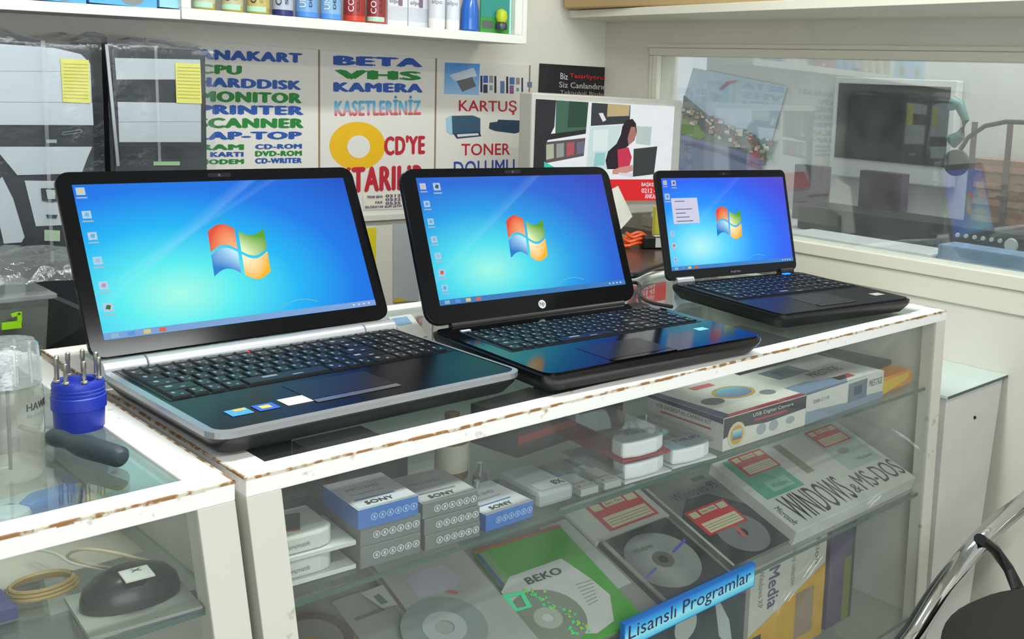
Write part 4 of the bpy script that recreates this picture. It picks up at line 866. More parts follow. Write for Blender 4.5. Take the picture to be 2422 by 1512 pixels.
# ================================================================ goods on the upper glass shelf of the main showcase
def deg(a): return math.radians(a)
grey=M((150,152,148),0.5,scale=40,var=0.15); paperw=M((206,206,202),0.55)
random.seed(5)
for k,(h0,lab) in enumerate(((SH1,'white boxed adapter with rounded end, lower of the left corner pair'),(SH1+0.027,'white boxed adapter with rounded end, upper of the left corner pair'))):
    z=h0+0.0004; O=P2(659,1398,SH1); O.z=z
    t=thing('white_accessory_pack',lab,'package',O+Vector((0.04,0.04,0)),0,'white packs in the left corner of the top shelf')
    fr=Fr(O,(math.cos(deg(-5)),math.sin(deg(-5)),0),(-math.sin(deg(-5)),math.cos(deg(-5)),0),(0,0,1))
    G().box((-0.012,0.0,0),(0.082,0.085,0.005),fr).build('card',M((206,208,204),0.45),t,bevel=0.0005)
    pl=[(-0.012,0.004),(0.045,0.004),(0.056,0.008),(0.062,0.018),(0.060,0.08),(-0.012,0.08)]
    G().prism(pl,0.0052,0.025,fr).build('body',M((204,206,200),0.45),t,bevel=0.003)
    text('Tunçmatik',Fr(fr.p(0,0.0038,0.006),fr.U,Vector((0,0,1)),-fr.V),0.008,0.005,0.034,0.011,M((120,124,124)),t)
    if k==1:
        flat(Fr(fr.p(0,0,0.0252),fr.U,fr.V,fr.N),[(-0.011,0.03),(0.03,0.02),(0.045,0.06),(-0.011,0.075)],M((70,72,74),0.5),t,w=0.0003)
        flat(Fr(fr.p(0,0,0.0252),fr.U,fr.V,fr.N),[(-0.011,0.026),(0.028,0.016),(0.030,0.020),(-0.011,0.030)],M((180,60,60),0.5),t,w=0.0004)
blueb=M((58,112,190),0.4); glab=M((112,116,114),0.4); ltop=M((206,208,214),0.45)
def floppy(lab,O,yaw,side,top,word,hh=0.0235):
    c=Carton('floppy_disk_box',lab,'box',O,deg(yaw),0.070,0.090,hh-0.0004,side,group='floppy disk boxes on the top shelf',top=top)
    rect(c.top,0.002,0.002,0.068,0.088,top,c.t,name='top_label')
    text('SONY',c.top,0.014,0.008,0.046,0.017,M((50,50,56)),c.t,w=0.0008,bold=0.01)
    rect(c.top,0.008,0.024,0.054,0.027,M((66,104,170) if side is blueb else (110,112,120)),c.t,w=0.0007)
    rect(c.top,0.010,0.040,0.050,0.042,M((150,160,180)),c.t,w=0.0007); text('MFD-2HD',c.top,0.012,0.052,0.05,0.060,M((120,130,150)),c.t,w=0.0008)
    g=G()
    for k in range(6):
        cx=0.018+0.0092*k; n=14; R_,r_=0.0042,0.0031
        for i in range(n):
            a=2*math.pi*i/n; b=2*math.pi*(i+1)/n; cy=hh*0.5
            g.face([c.front.p(cx+R_*math.cos(a),cy+R_*math.sin(a),0.0005),c.front.p(cx+R_*math.cos(b),cy+R_*math.sin(b),0.0005),c.front.p(cx+r_*math.cos(b),cy+r_*math.sin(b),0.0005),c.front.p(cx+r_*math.cos(a),cy+r_*math.sin(a),0.0005)])
        g.face([c.front.p(cx-0.0014,hh*0.5-0.0018,0.0005),c.front.p(cx+0.0014,hh*0.5-0.0018,0.0005),c.front.p(cx+0.0012,hh*0.5+0.0018,0.0005),c.front.p(cx-0.0012,hh*0.5+0.0018,0.0005)])
    g.build('disk_marks',M((196,204,212) if side is not blueb else (150,186,226)),c.t)
    return c
A0=Vector((0.136,0.035,SH1+0.0004))
hA=0.0185
floppy('grey floppy disk box at the bottom of the left stack',A0,-5,glab,grey,'',hA+0.006)
floppy('grey floppy disk box under the blue one in the left stack',A0+Vector((0.0005,0.001,0.0245)),-5,glab,grey,'',0.0215)
floppy('blue floppy disk box on top of the left stack',A0+Vector((-0.004,-0.002,0.0462)),-4,blueb,ltop,'',0.023)
B0=Vector((0.210,0.027,SH1+0.0004))
floppy('grey floppy disk box at the bottom of the right stack',B0,-5,glab,grey,'',0.019)
floppy('grey floppy disk box in the middle of the right stack',B0+Vector((-0.001,0.0,0.0192)),-5,glab,grey,'',0.019)
floppy('grey floppy disk box on top of the right stack, pale printed lid',B0+Vector((-0.003,0.001,0.0384)),-5,glab,M((180,180,180),0.45),'',0.019)
floppy('single blue floppy disk box standing alone right of the stacks',Vector((0.290,0.024,SH1+0.0004)),0,blueb,ltop,'',0.022)
# grey clamshell, clear packs
c=Carton('memory_pack','grey plastic shell pack beside the single blue disk box','package',(0.378,0.036,SH1+0.0004),deg(-3),0.055,0.095,0.022,M((160,166,166),0.4),bevel=0.006,body='shell')
rect(c.top,0.006,0.004,0.050,0.03,M((186,190,190)),c.t); text('8X',c.top,0.032,0.010,0.048,0.024,M((60,62,64)),c.t,w=0.0008,bold=0.02)
CLP=clear((226,230,230),0.10,0.12,(206,212,212),0.06)
for k,(O,lab) in enumerate((((0.436,0.024,SH1+0.0004),'clear plastic pack with two blue tips, left of the pair'),((0.474,0.021,SH1+0.0004),'clear plastic pack with white cap, right of the pair'))):
    c=Carton('clear_plastic_pack',lab,'package',O,deg(-4),0.036,0.090,0.022,CLP,group='clear packs of small sticks on the top shelf',bevel=0.003,body='shell')
    g=G().box((0.004,0.004,0.003),(0.032,0.060,0.012),c.fr); g.build('insert_card',M((214,214,210),0.5),c.t)
    for u in (0.010,0.023): G().box((u-0.004,0.055,0.004),(u+0.004,0.082,0.010),c.fr).build('stick',M((40,150,196) if k==0 else (226,228,226),0.3),c.t,bevel=0.001)
    rect(Fr(c.fr.p(0,0,0.0122),c.fr.U,c.fr.V,c.fr.N),0.006,0.012,0.030,0.018,M((140,130,150)),c.t); rect(Fr(c.fr.p(0,0,0.0122),c.fr.U,c.fr.V,c.fr.N),0.006,0.024,0.026,0.028,M((190,140,140)),c.t)
# headset blister packs
def blister(lab,O,yaw,card,z):
    c=Carton('headset_blister_pack',lab,'blister pack',(O[0],O[1],z),deg(yaw),0.085,0.150,0.003,card,group='white moulded blister packs',body='card')
    pl=[(0.004,0.006),(0.03,0.0),(0.06,0.002),(0.080,0.012),(0.080,0.046),(0.02,0.050),(0.006,0.034)]
    G().prism(pl,0.0032,0.026,c.fr).build('white_cap',M((226,228,230),0.4),c.t,bevel=0.004)
    text('PHILIPS',Fr(c.fr.p(0,0,0.0265),c.fr.U,c.fr.V,c.fr.N),0.028,0.026,0.076,0.038,M((40,90,160)),c.t,bold=0.012)
    G().lathe([(0.012,0),(0.014,0.006),(0.008,0.012)],c.fr.p(0.045,0.075,0.0035),14).build('ear_piece',M((22,22,24),0.35),c.t,smooth=True)
    G().prism(rrect(0.085,0.150,0.012,4,0.0425,0.075),0.0275,0.0285,c.fr).build('clear_cover',clear((236,240,240),0.06,0.04),c.t)
    return c
blister('white blister pack with blue lettering, lowest of the blister stack',(0.516,0.026),-4,M((206,208,210),0.5),SH1+0.0004)
blister('white blister pack with red card, on top of the blister stack',(0.514,0.030),-6,M((150,34,44),0.5),SH1+0.0295)
blister('white blister pack leaning against the tall white box',(0.606,0.024),-6,M((200,204,208),0.5),SH1+0.0004)
# two big product boxes and orange packet
whb=M((210,208,200),0.5)
c=Carton('product_box','white product box with navy corner and round photo, tall one on top shelf','box',(0.715,0.026,SH1+0.0004),deg(-1),0.200,0.165,0.052,whb)
navy=M((28,34,84),0.45); redp=M((176,44,60),0.45)
flat(c.top,[(0,0),(0.022,0),(0.012,0.164),(0,0.164)],navy,c.t); flat(c.top,[(0.012,0.0),(0.199,0.0),(0.199,0.012),(0.020,0.010)],redp,c.t,w=0.0006)
flat(c.left,[(0.0,0.046),(0.164,0.043),(0.164,0.0515),(0.0,0.0515)],navy,c.t)
text('USB 2.0 DIGITAL CAMERA KIT',c.left,0.02,0.036,0.14,0.042,M((60,60,80)),c.t); rect(c.left,0.03,0.028,0.14,0.031,redp,c.t)
flat(c.front,[(0,0.020),(0.05,0.030),(0.10,0.026),(0.199,0.030),(0.199,0.051),(0,0.051)],M((44,48,54),0.45),c.t)
text('USB Digital Camera',c.front,0.066,0.040,0.165,0.047,M((214,214,214)),c.t,w=0.0008); rect(c.front,0.07,0.034,0.15,0.037,redp,c.t,w=0.0007)
flat(c.front,circ(0.020,28,0.030,0.021),M((200,196,170),0.4),c.t,w=0.0007); flat(c.front,circ(0.015,28,0.030,0.021),M((200,150,40),0.4),c.t,w=0.0009); rect(c.front,0.020,0.014,0.041,0.029,ramp_mat([(0,(90,70,60)),(0.5,(90,170,200)),(1,(180,210,220))]),c.t,w=0.0011,name='picture')
for u in (0.088,0.118,0.160): flat(c.front,circ(0.011,20,u,0.018,0.009 if u<0.15 else 0.006),M((150,160,168),0.4),c.t,w=0.0007)
flat(c.top,circ(0.042,28,0.115,0.085,0.030),M((196,150,50),0.4),c.t,w=0.0005); flat(c.top,circ(0.036,28,0.115,0.085,0.024),ramp_mat([(0,(90,110,150)),(1,(100,180,210))]),c.t,w=0.0007,name='picture')
flat(c.top,circ(0.022,20,0.05,0.07,0.016),M((70,66,70)),c.t,w=0.0005); flat(c.top,circ(0.016,20,0.16,0.05,0.012),M((120,124,130)),c.t,w=0.0005); rect(c.top,0.07,0.13,0.12,0.145,M((200,80,86)),c.t)
c=Carton('product_box','white and grey product box with monitor photo, between tall box and orange packet','box',(0.918,0.024,SH1+0.0004),deg(1.5),0.242,0.150,0.050,M((206,206,200),0.5))
flat(c.front,[(0,0),(0.241,0),(0.241,0.012),(0.17,0.016),(0.12,0.014),(0,0.022)],M((128,146,166),0.45),c.t)
flat(c.top,[(0.0,0.0),(0.12,0.0),(0.16,0.03),(0.06,0.05),(0,0.05)],M((110,130,160),0.45),c.t)
rect(c.front,0.125,0.012,0.185,0.046,M((96,114,130)),c.t,name='picture',w=0.0006); rect(c.front,0.142,0.022,0.168,0.038,M((40,60,90)),c.t,name='picture',w=0.0008)
text('DSB-C110',c.front,0.02,0.032,0.065,0.038,M((96,90,90)),c.t); text('PRESTIGE',c.front,0.192,0.028,0.236,0.040,M((80,80,90)),c.t)
text('PRESTIGE',c.top,0.10,0.055,0.19,0.078,M((60,62,74)),c.t,bold=0.01); rect(c.top,0.12,0.016,0.17,0.034,redp,c.t); rect(c.top,0.124,0.034,0.20,0.048,M((222,214,208)),c.t)
rect(c.top,0.04,0.085,0.13,0.135,M((90,110,120)),c.t,name='picture'); rect(c.top,0.06,0.095,0.11,0.125,M((30,60,90)),c.t,w=0.0007,name='picture')
c=Carton('orange_packet','orange and yellow packet at the right end of the top shelf','packet',(1.165,0.034,SH1+0.0004),deg(4),0.120,0.14,0.030,M((214,140,40),0.5),bevel=0.006,body='packet')
flat(c.front,[(0,0.002),(0.1,0.016),(0.1,0.028),(0,0.028)],M((214,176,30)),c.t)
c=Carton('black_boxed_card','dark printed card lying on the orange packet','card',(1.150,0.072,SH1+0.031),deg(6),0.125,0.13,0.010,M((50,54,56),0.4,scale=50,var=0.3),bevel=0.003,body='card')
flat(c.top,[(0.02,0.04),(0.035,0.04),(0.075,0.12),(0.06,0.12)],M((70,140,90)),c.t)
# dim clutter at the rear of the top shelf
random.seed(11)
clut=[('brown_bottle','brown glass bottle with pale label at the rear of the top shelf',(0.36,0.20),(120,84,60)),]
c0=Vector((0.36,0.20,SH1+0.0004)); t=thing('brown_bottle','brown bottle with pale label at the rear of the top shelf','bottle',c0)
G().lathe([(0.020,0),(0.022,0.003),(0.022,0.06),(0.010,0.075),(0.010,0.09)],c0,18).build('body',M((120,82,56),0.3),t,smooth=True); G().lathe([(0.0224,0.012),(0.0224,0.05)],c0,18).build('label',M((190,186,170),0.5),t,smooth=True)
rear=[('dark_accessory_box','dark box with blue round lens behind the left disk boxes',(0.10,0.17),(0.09,0.08,0.035),(46,52,62)),('dark_accessory_box','dark low box behind the right stack of disk boxes',(0.22,0.24),(0.10,0.12,0.04),(58,62,64)),('dark_accessory_box','dark box with red stripe behind the clear packs',(0.47,0.20),(0.12,0.10,0.06),(44,42,46)),('dark_accessory_box','dark tall box left of the tall white product box',(0.62,0.24),(0.09,0.12,0.09),(36,40,44)),('dark_accessory_box','green and black box at the rear under the middle laptop',(0.76,0.32),(0.14,0.12,0.07),(40,56,48)),('dark_accessory_box','dark box at the rear left corner of the top shelf',(0.06,0.36),(0.16,0.14,0.06),(48,48,52)),('dark_accessory_box','dark box behind the white and grey product box',(1.00,0.26),(0.18,0.16,0.06),(52,52,50))]
for n,lab,(x,y),(w_,d_,h_),col in rear:
    c=Carton(n,lab,'box',(x,y,SH1+0.0004),deg(random.uniform(-8,8)),w_,d_,h_,M(col,0.45,scale=60,var=0.25),group='dark boxes at the back of the top shelf')
    if 'red' in lab: rect(c.front,0.0,0.02,w_,0.032,M((150,40,44)),c.t)
    if 'lens' in lab: flat(c.front,circ(0.012,20,0.03,0.018),M((60,80,150),0.2),c.t)
    rect(c.top,0.01,0.01,w_*0.6,0.03,M((110,112,116)),c.t)
for (x,y,col,lab) in ((0.33,0.10,(40,60,140),'small chrome and blue plug behind the right stack'),(0.37,0.15,(120,124,128),'small chrome plug in front of the brown bottle')):
    t=thing('small_plug',lab,'plug',(x,y,SH1+0.0004)); G().lathe([(0.009,0),(0.010,0.004),(0.009,0.016),(0.004,0.02)],(x,y,SH1+0.0004),14).build('body',M(col,0.2,metal=0.3),t,smooth=True); G().lathe([(0.004,0.02),(0.004,0.032)],(x,y,SH1+0.0004),10).build('tip',M((200,204,208),0.15,metal=0.9),t,smooth=True)
# ================================================================ goods on the lower glass shelf
Z2=SH2+0.0006
disc_m=ramp_mat([(0.0,(120,120,126)),(0.4,(186,186,184)),(0.7,(168,172,176)),(1.0,(190,188,180))],axis='U',rough=0.25)
def ring(fr,cx,cy,R_,r_,w,m,parent,name='disc',n=40):
    g=G()
    for i in range(n):
        a=2*math.pi*i/n; b=2*math.pi*(i+1)/n
        pts=[(cx+R_*math.cos(a),cy+R_*math.sin(a)),(cx+R_*math.cos(b),cy+R_*math.sin(b)),(cx+r_*math.cos(b),cy+r_*math.sin(b)),(cx+r_*math.cos(a),cy+r_*math.sin(a))]
        g.face([fr.p(u,v,w) for u,v in pts],0,[((u-cx)/R_/2+0.5,(v-cy)/R_/2+0.5) for u,v in pts])
    return g.build(name,m,parent)
redl=M((200,40,50),0.5); crm=M((216,206,170),0.55)
def redlabel(fr,u0,v0,w_,h_,parent,off=0.0008):
    rect(fr,u0,v0,u0+w_,v0+h_,redl,parent,w=off,name='label')
    rect(fr,u0+w_*0.08,v0+h_*0.07,u0+w_*0.94,v0+h_*0.46,crm,parent,w=off+0.0002,name='label_field')
    for k in range(3): rect(fr,u0+w_*0.10,v0+h_*(0.15+0.09*k),u0+w_*0.92,v0+h_*(0.165+0.09*k),M((110,100,90)),parent,w=off+0.0004,name='label_line')
    rect(fr,u0+w_*0.06,v0+h_*0.70,u0+w_*0.24,v0+h_*0.92,crm,parent,w=off+0.0002,name='label_field'); rect(fr,u0+w_*0.30,v0+h_*0.74,u0+w_*0.70,v0+h_*0.92,crm,parent,w=off+0.0002,name='label_field'); rect(fr,u0+w_*0.74,v0+h_*0.70,u0+w_*0.95,v0+h_*0.92,crm,parent,w=off+0.0002,name='label_field')
    text('Seri No',fr,u0+w_*0.33,v0+h_*0.79,u0+w_*0.67,v0+h_*0.88,M((90,70,60)),parent,w=off+0.0004)
# sloped display board that tips the boxes and disc cases towards the customer
SA=math.radians(18); SLO=Vector((0,0.026,SH2+0.0062)); SLV=Vector((0,math.cos(SA),math.sin(SA))); SLN=Vector((0,-math.sin(SA),math.cos(SA)))
SLP=Fr(SLO,(1,0,0),SLV,SLN)
t=thing('display_slope','sloped grey display board under the disc cases on the lower shelf','display stand',(0.68,0.15,SH2+0.0004))
G().box((0.085,-0.006,-0.0032),(1.278,0.275,-0.0002),SLP).build('board',M((138,140,134),0.5,scale=12),t)
for x in (0.12,0.50,0.90,1.26): G().solid([(x-0.003,0.03,SH2+0.0004),(x+0.003,0.03,SH2+0.0004),(x+0.003,0.270,SH2+0.0004),(x-0.003,0.270,SH2+0.0004)],[(x-0.003,0.03,SH2+0.0015),(x+0.003,0.03,SH2+0.0015),(x+0.003,0.270,SH2+0.079),(x-0.003,0.270,SH2+0.079)]).build('rib',M((150,152,146),0.5),t)
def sl(x,y,h=0.0):
    """photo pixel to (u,v) on the slope, h above it"""
    d=_f+_r*((x-CCX)/CF)-_u*((y-CCY)/CF); k=((SLO+SLN*h-CAM).dot(SLN))/d.dot(SLN); P_=CAM+d*k-SLO; return (P_.x,P_.dot(SLV))
def onslope(name,label,cat,u,v,w_,d,h,mat,yaw=0.0,lift=0.0,**k):
    U=Vector((1,0,0))*math.cos(yaw)+SLV*math.sin(yaw); V=-Vector((1,0,0))*math.sin(yaw)+SLV*math.cos(yaw)
    c=Carton(name,label,cat,(0,0,0),0,w_,d,h,mat,fr=Fr(SLP.p(u,v,lift),U,V,SLN),**k)
    c.h0=lift+h
    def loc(pix):
        out=[]
        for x,y in pix:
            a,b=sl(x,y,c.h0); q=SLP.p(a,b,c.h0)-c.fr.O; out.append((q.dot(U),q.dot(V)))
        return out
    c.px=loc; return c
# software box with large lettering
fl=sl(1885,1258,0.030)
c=onslope('software_box','wide white software box with large black lettering and green label, lower shelf right end','box',fl[0],fl[1],min(1.281-fl[0],0.40),0.205,0.029,M((206,208,202),0.5))
W_=c.w
text('WINDOWS',c.top,W_*0.09,0.012,W_*0.53,0.080,M((44,46,50)),c.t,w=0.0008,bold=-0.01); text('MS-DOS',c.top,W_*0.62,0.018,W_*0.985,0.066,M((70,72,74)),c.t,w=0.0008); text('&',c.top,W_*0.55,0.020,W_*0.60,0.045,M((90,92,94)),c.t,w=0.0008)
text('Microsoft',c.top,W_*0.025,0.014,W_*0.065,0.062,M((60,62,66)),c.t,w=0.0008,rot=-1)
rect(c.top,W_*0.05,0.084,W_*0.33,0.198,M((84,166,136),0.5),c.t,name='green_label'); rect(c.top,W_*0.13,0.094,W_*0.29,0.122,M((140,190,166)),c.t,w=0.0007); text('Windows',c.top,W_*0.15,0.101,W_*0.27,0.113,M((60,110,90)),c.t,w=0.0009)
redlabel(c.top,W_*0.10,0.145,W_*0.24,0.056,c.t,0.0009)
rect(c.top,W_*0.42,0.105,W_*0.48,0.195,M((140,136,116)),c.t)
rect(c.top,W_*0.68,0.074,W_*0.965,0.198,M((170,190,186),0.5),c.t,name='pale_label'); redlabel(c.top,W_*0.70,0.146,W_*0.24,0.054,c.t,0.0009); flat(c.top,circ(W_*0.045,20,W_*0.79,0.125,0.008),M((140,140,136)),c.t,w=0.0008); text('Windows',c.top,W_*0.80,0.088,W_*0.93,0.098,M((110,124,124)),c.t,w=0.0008)
# disc cases
c=onslope('disc_case','disc case with large silver disc and dark tray, directly above the blue shelf sign','disc case',0.598,0.0,0.145,0.146,0.008,M((30,32,34),0.3),bevel=0.001,body='tray',group='flat disc cases on the lower shelf')
u,v=c.px([(1568,1325)])[0]
ring(c.top,u,v,0.0615,0.010,0.0012,disc_m,c.t); ring(c.top,u,v,0.018,0.0085,0.0016,M((120,112,104),0.3),c.t,name='disc_hub')
text('Windows',c.top,u-0.034,v+0.028,u+0.006,v+0.038,M((100,98,100)),c.t,w=0.0018)
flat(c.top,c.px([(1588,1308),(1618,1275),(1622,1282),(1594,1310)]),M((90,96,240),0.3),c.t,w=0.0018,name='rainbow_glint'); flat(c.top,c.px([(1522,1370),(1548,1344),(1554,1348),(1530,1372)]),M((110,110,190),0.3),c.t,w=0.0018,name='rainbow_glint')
G().box((0,0,0.0022),(0.007,0.146,0.0045),Fr(c.top.O,c.top.U,c.top.V,c.top.N)).build('spine',clear((240,244,242),0.1,0.3,(200,205,200)),c.t)
G().box((0.0,0.0,0.0024),(0.145,0.146,0.0034),Fr(c.top.O,c.top.U,c.top.V,c.top.N)).build('clear_cover',clear((248,250,249),0.03,0.02),c.t)
c=onslope('disc_case','pale sleeve with large red label just behind the silver disc case','disc case',0.594,0.148,0.158,0.092,0.008,M((196,198,188),0.5),bevel=0.001,body='sleeve',group='flat disc cases on the lower shelf')
(a,b),(a2,b2)=c.px([(1440,1272)])[0],c.px([(1490,1175)])[0]; redlabel(c.top,0.038,0.010,0.106,0.068,c.t)
c=onslope('disc_case','grey disc case with faint disc and red label, beside the software box','disc case',0.758,0.006,0.150,0.212,0.008,M((116,118,115),0.4),bevel=0.001,body='tray',group='flat disc cases on the lower shelf')
flat(c.top,[(0.0,0.0),(0.149,0.0),(0.149,0.10),(0.10,0.155),(0.05,0.160),(0.0,0.12)],M((52,54,58),0.4),c.t)
ring(c.top,0.080,0.052,0.048,0.010,0.0012,M((120,122,124),0.3),c.t); text('Windows 95',c.top,0.028,0.160,0.135,0.180,M((66,66,70)),c.t,w=0.0009); rect(c.top,0.10,0.190,0.13,0.200,M((80,80,84)),c.t)
redlabel(c.top,0.018,0.070,0.096,0.062,c.t,0.0016); flat(c.top,[(0.070,0.040),(0.080,0.040),(0.082,0.068),(0.074,0.068)],M((196,100,90)),c.t,w=0.0018,name='print')
rect(c.top,0.0,0.0,0.006,0.211,M((176,180,170)),c.t,w=0.0014,name='spine')
# green folder with disc
c=onslope('green_disc_folder','bright green disc folder with white sleeve on the lower shelf','folder',0.404,-0.004,0.152,0.218,0.005,M((60,160,36),0.5,scale=60,var=0.15),yaw=math.radians(-3),lift=0.003,bevel=0.001,body='cover')
W_=c.w
rect(c.top,0,0.213,W_,0.218,M((176,84,50)),c.t,w=0.0006,name='orange_edge'); rect(c.top,0.0,0.0,0.006,0.21,M((46,80,130)),c.t,w=0.0006,name='blue_edge'); rect(c.top,0.006,0.0,0.018,0.21,M((110,150,100)),c.t,w=0.0006,name='pale_edge')
flat(c.top,c.px([(1185,1402),(1240,1500),(1330,1500),(1412,1500),(1452,1470),(1442,1408),(1400,1372),(1345,1334),(1327,1322),(1205,1366)]),M((204,206,202),0.5),c.t,w=0.0008,name='sleeve')
q_=c.px([(1252,1388),(1342,1356)]); text('BEKO',c.top,q_[0][0],q_[0][1]+0.002,q_[0][0]+0.060,q_[0][1]+0.016,M((60,76,76)),c.t,w=0.0012,bold=0.03)
for k in range(7): 
    p0,p1=c.px([(1362+5*k,1386+8*k),(1402+2*k,1374+8*k)]); G_=G(); G_.face([c.top.p(p0[0],p0[1],0.0011),c.top.p(p1[0],p1[1],0.0011),c.top.p(p1[0],p1[1]+0.0016,0.0011),c.top.p(p0[0],p0[1]+0.0016,0.0011)]); G_.build('text_line',M((140,146,146)),c.t)
u,v=c.px([(1296,1464)])[0]
ring(c.top,u,v,0.054,0.018,0.0014,M((150,160,146),0.2,metal=0.3),c.t); ring(c.top,u,v,0.020,0.008,0.0017,M((176,180,170),0.3),c.t,name='disc_hub')
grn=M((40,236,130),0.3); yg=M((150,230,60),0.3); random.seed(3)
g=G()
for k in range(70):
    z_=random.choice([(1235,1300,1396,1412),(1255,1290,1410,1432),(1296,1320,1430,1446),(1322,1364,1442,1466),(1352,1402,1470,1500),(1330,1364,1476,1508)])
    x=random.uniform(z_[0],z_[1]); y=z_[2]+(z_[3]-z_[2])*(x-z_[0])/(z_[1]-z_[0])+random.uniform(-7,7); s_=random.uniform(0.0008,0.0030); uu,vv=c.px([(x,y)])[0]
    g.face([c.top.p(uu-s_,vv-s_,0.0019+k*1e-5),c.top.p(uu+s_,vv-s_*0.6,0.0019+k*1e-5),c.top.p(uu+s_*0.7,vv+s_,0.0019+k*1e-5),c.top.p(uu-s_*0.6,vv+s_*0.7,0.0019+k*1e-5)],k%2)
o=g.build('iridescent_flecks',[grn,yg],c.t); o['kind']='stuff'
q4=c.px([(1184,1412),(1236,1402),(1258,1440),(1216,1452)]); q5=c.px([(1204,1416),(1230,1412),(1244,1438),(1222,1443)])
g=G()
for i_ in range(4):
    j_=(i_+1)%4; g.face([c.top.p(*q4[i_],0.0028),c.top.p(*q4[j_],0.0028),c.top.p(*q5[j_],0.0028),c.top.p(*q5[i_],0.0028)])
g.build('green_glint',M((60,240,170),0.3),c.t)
# grey packs and yellow sleeve at the left end
c=onslope('driver_disc_pack','grey card pack with clear disc window left of the green folder','package',0.262,0.0,0.131,0.250,0.008,M((168,170,164),0.5,scale=25,var=0.15),yaw=math.radians(-2),lift=0.0065,bevel=0.001,body='card')
flat(c.top,c.px([(852,1404),(905,1440),(950,1428),(905,1384)]),M((186,190,186)),c.t,name='print'); flat(c.top,c.px([(882,1412),(902,1432),(918,1426),(896,1406)]),M((100,110,106)),c.t,w=0.0008,name='print')
flat(c.top,c.px([(958,1374),(990,1416),(1074,1396),(1090,1366),(1046,1336),(985,1352)]),M((178,176,190)),c.t,name='print'); flat(c.top,c.px([(1050,1402),(1080,1408),(1086,1402),(1062,1396)]),M((190,110,116)),c.t,w=0.0008,name='print')
u,v=c.px([(1052,1486)])[0]
ring(c.top,u,v,0.055,0.012,0.001,M((140,150,148),0.25),c.t); ring(c.top,u,v,0.028,0.012,0.0014,M((180,188,188),0.25),c.t,name='disc_hub')
rect(c.top,0.0,0.0,0.005,0.249,M((120,90,90)),c.t,w=0.0006,name='print')
c=onslope('grey_card_pack','plain grey card pack partly under the driver pack','package',0.205,0.0,0.085,0.215,0.006,M((150,154,148),0.5),body='card'); rect(c.top,0.01,0.17,0.05,0.176,M((90,100,104)),c.t)
c=onslope('yellow_disc_sleeve','yellow disc sleeve with brown ring at the lower shelf left end','sleeve',0.090,-0.002,0.112,0.185,0.006,M((172,136,50),0.5,scale=30,var=0.2),body='sleeve')
u,v=c.px([(735,1520)])[0]; ring(c.top,u,v,0.050,0.038,0.0008,M((96,72,76),0.3),c.t); ring(c.top,u,v,0.038,0.010,0.0006,M((134,136,128),0.3),c.t)
c=Carton('dark_leaflet','dark leaflet lying on the lower shelf behind the sloped board','leaflet',(0.33,0.33,Z2),deg(-5),0.20,0.12,0.004,M((84,78,74),0.5,scale=30,var=0.3),body='sheet')
c=onslope('pale_disc_sleeve','pale sleeve showing between green folder and silver disc case','sleeve',0.540,0.060,0.052,0.160,0.0025,M((176,182,178),0.5),body='sleeve')
# blue shelf sign hanging on the shelf edge
fr=Fr((0.497,-0.0045,-0.367),(1,0,-0.005),(0,0,1),(0,-1,0)); t=thing('shelf_sign','bright blue strip sign with dark lettering fixed to the showcase front glass','sign',(0.635,-0.003,-0.367))
SW_,SHh=0.275,0.0375
g=G(); g.box((0,0,-0.0085),(SW_,SHh,0.0),fr); g.build('strip',M((40,110,190),0.4),t)
rect(fr,0.0015,0.0015,SW_-0.0015,SHh-0.0015,ramp_mat([(0.0,(70,190,220)),(0.35,(150,226,240)),(0.7,(60,170,224)),(1.0,(40,110,200))]),t,w=0.0003,name='face')
text('Lisanslı Programlar',fr,0.008,0.006,SW_-0.010,0.032,M((52,40,78),0.5),t,w=0.0007,bold=0.0)
# ================================================================ floor shelf of the main showcase
Z3=-0.62+0.0006
p0=at(1775,1400,1,0.10); p1=at(1948,1400,1,0.10)
c=Carton('software_carton','upright white and yellow software carton on the bottom shelf, under the blue sign','box',(p0.x,0.10,Z3),0.0,p1.x-p0.x,0.05,0.225,M((198,198,188),0.5))
hh=c.h; ww=c.w
flat(c.front,[(0.0,0.0),(ww,0.0),(ww,0.145),(ww*0.6,0.115),(0.0,0.075)],M((206,160,40),0.5,scale=30,var=0.2),c.t)
text('Media',c.front,ww*0.22,0.11,ww*0.36,0.185,M((50,60,110)),c.t,rot=-1,bold=0.02); text('Windows XP',c.front,ww*0.10,0.12,ww*0.16,0.19,M((110,112,114)),c.t,rot=-1); text('software collection',c.front,ww*0.52,0.13,ww*0.58,0.215,M((120,122,120)),c.t,rot=-1); text('edition',c.front,ww*0.84,0.15,ww*0.90,0.22,M((110,112,110)),c.t,rot=-1)
rect(c.front,0.0,0.0,ww*0.16,0.07,M((50,62,76)),c.t,w=0.0007); rect(c.front,ww*0.60,0.02,ww*0.85,0.11,M((150,130,110)),c.t,w=0.0007,name='picture')
p0=at(1530,1480,1,0.11); p1=at(1770,1480,1,0.11)
c=Carton('software_carton','upright dark teal software carton with pale shapes left of the yellow one','box',(p0.x,0.11,Z3),0.0,p1.x-p0.x-0.004,0.05,0.20,M((40,62,70),0.45))
flat(c.front,circ(0.026,24,c.w*0.36,0.150),M((190,196,190)),c.t); flat(c.front,[(c.w*0.62,0.19),(c.w*0.80,0.12),(c.w*0.86,0.06),(c.w*0.70,0.10)],M((180,190,190)),c.t); flat(c.front,[(c.w*0.75,0.199),(c.w,0.199),(c.w,0.15),(c.w*0.86,0.165)],M((150,84,96)),c.t)
p0=at(1956,1400,1,0.10); p1=at(2012,1400,1,0.10)
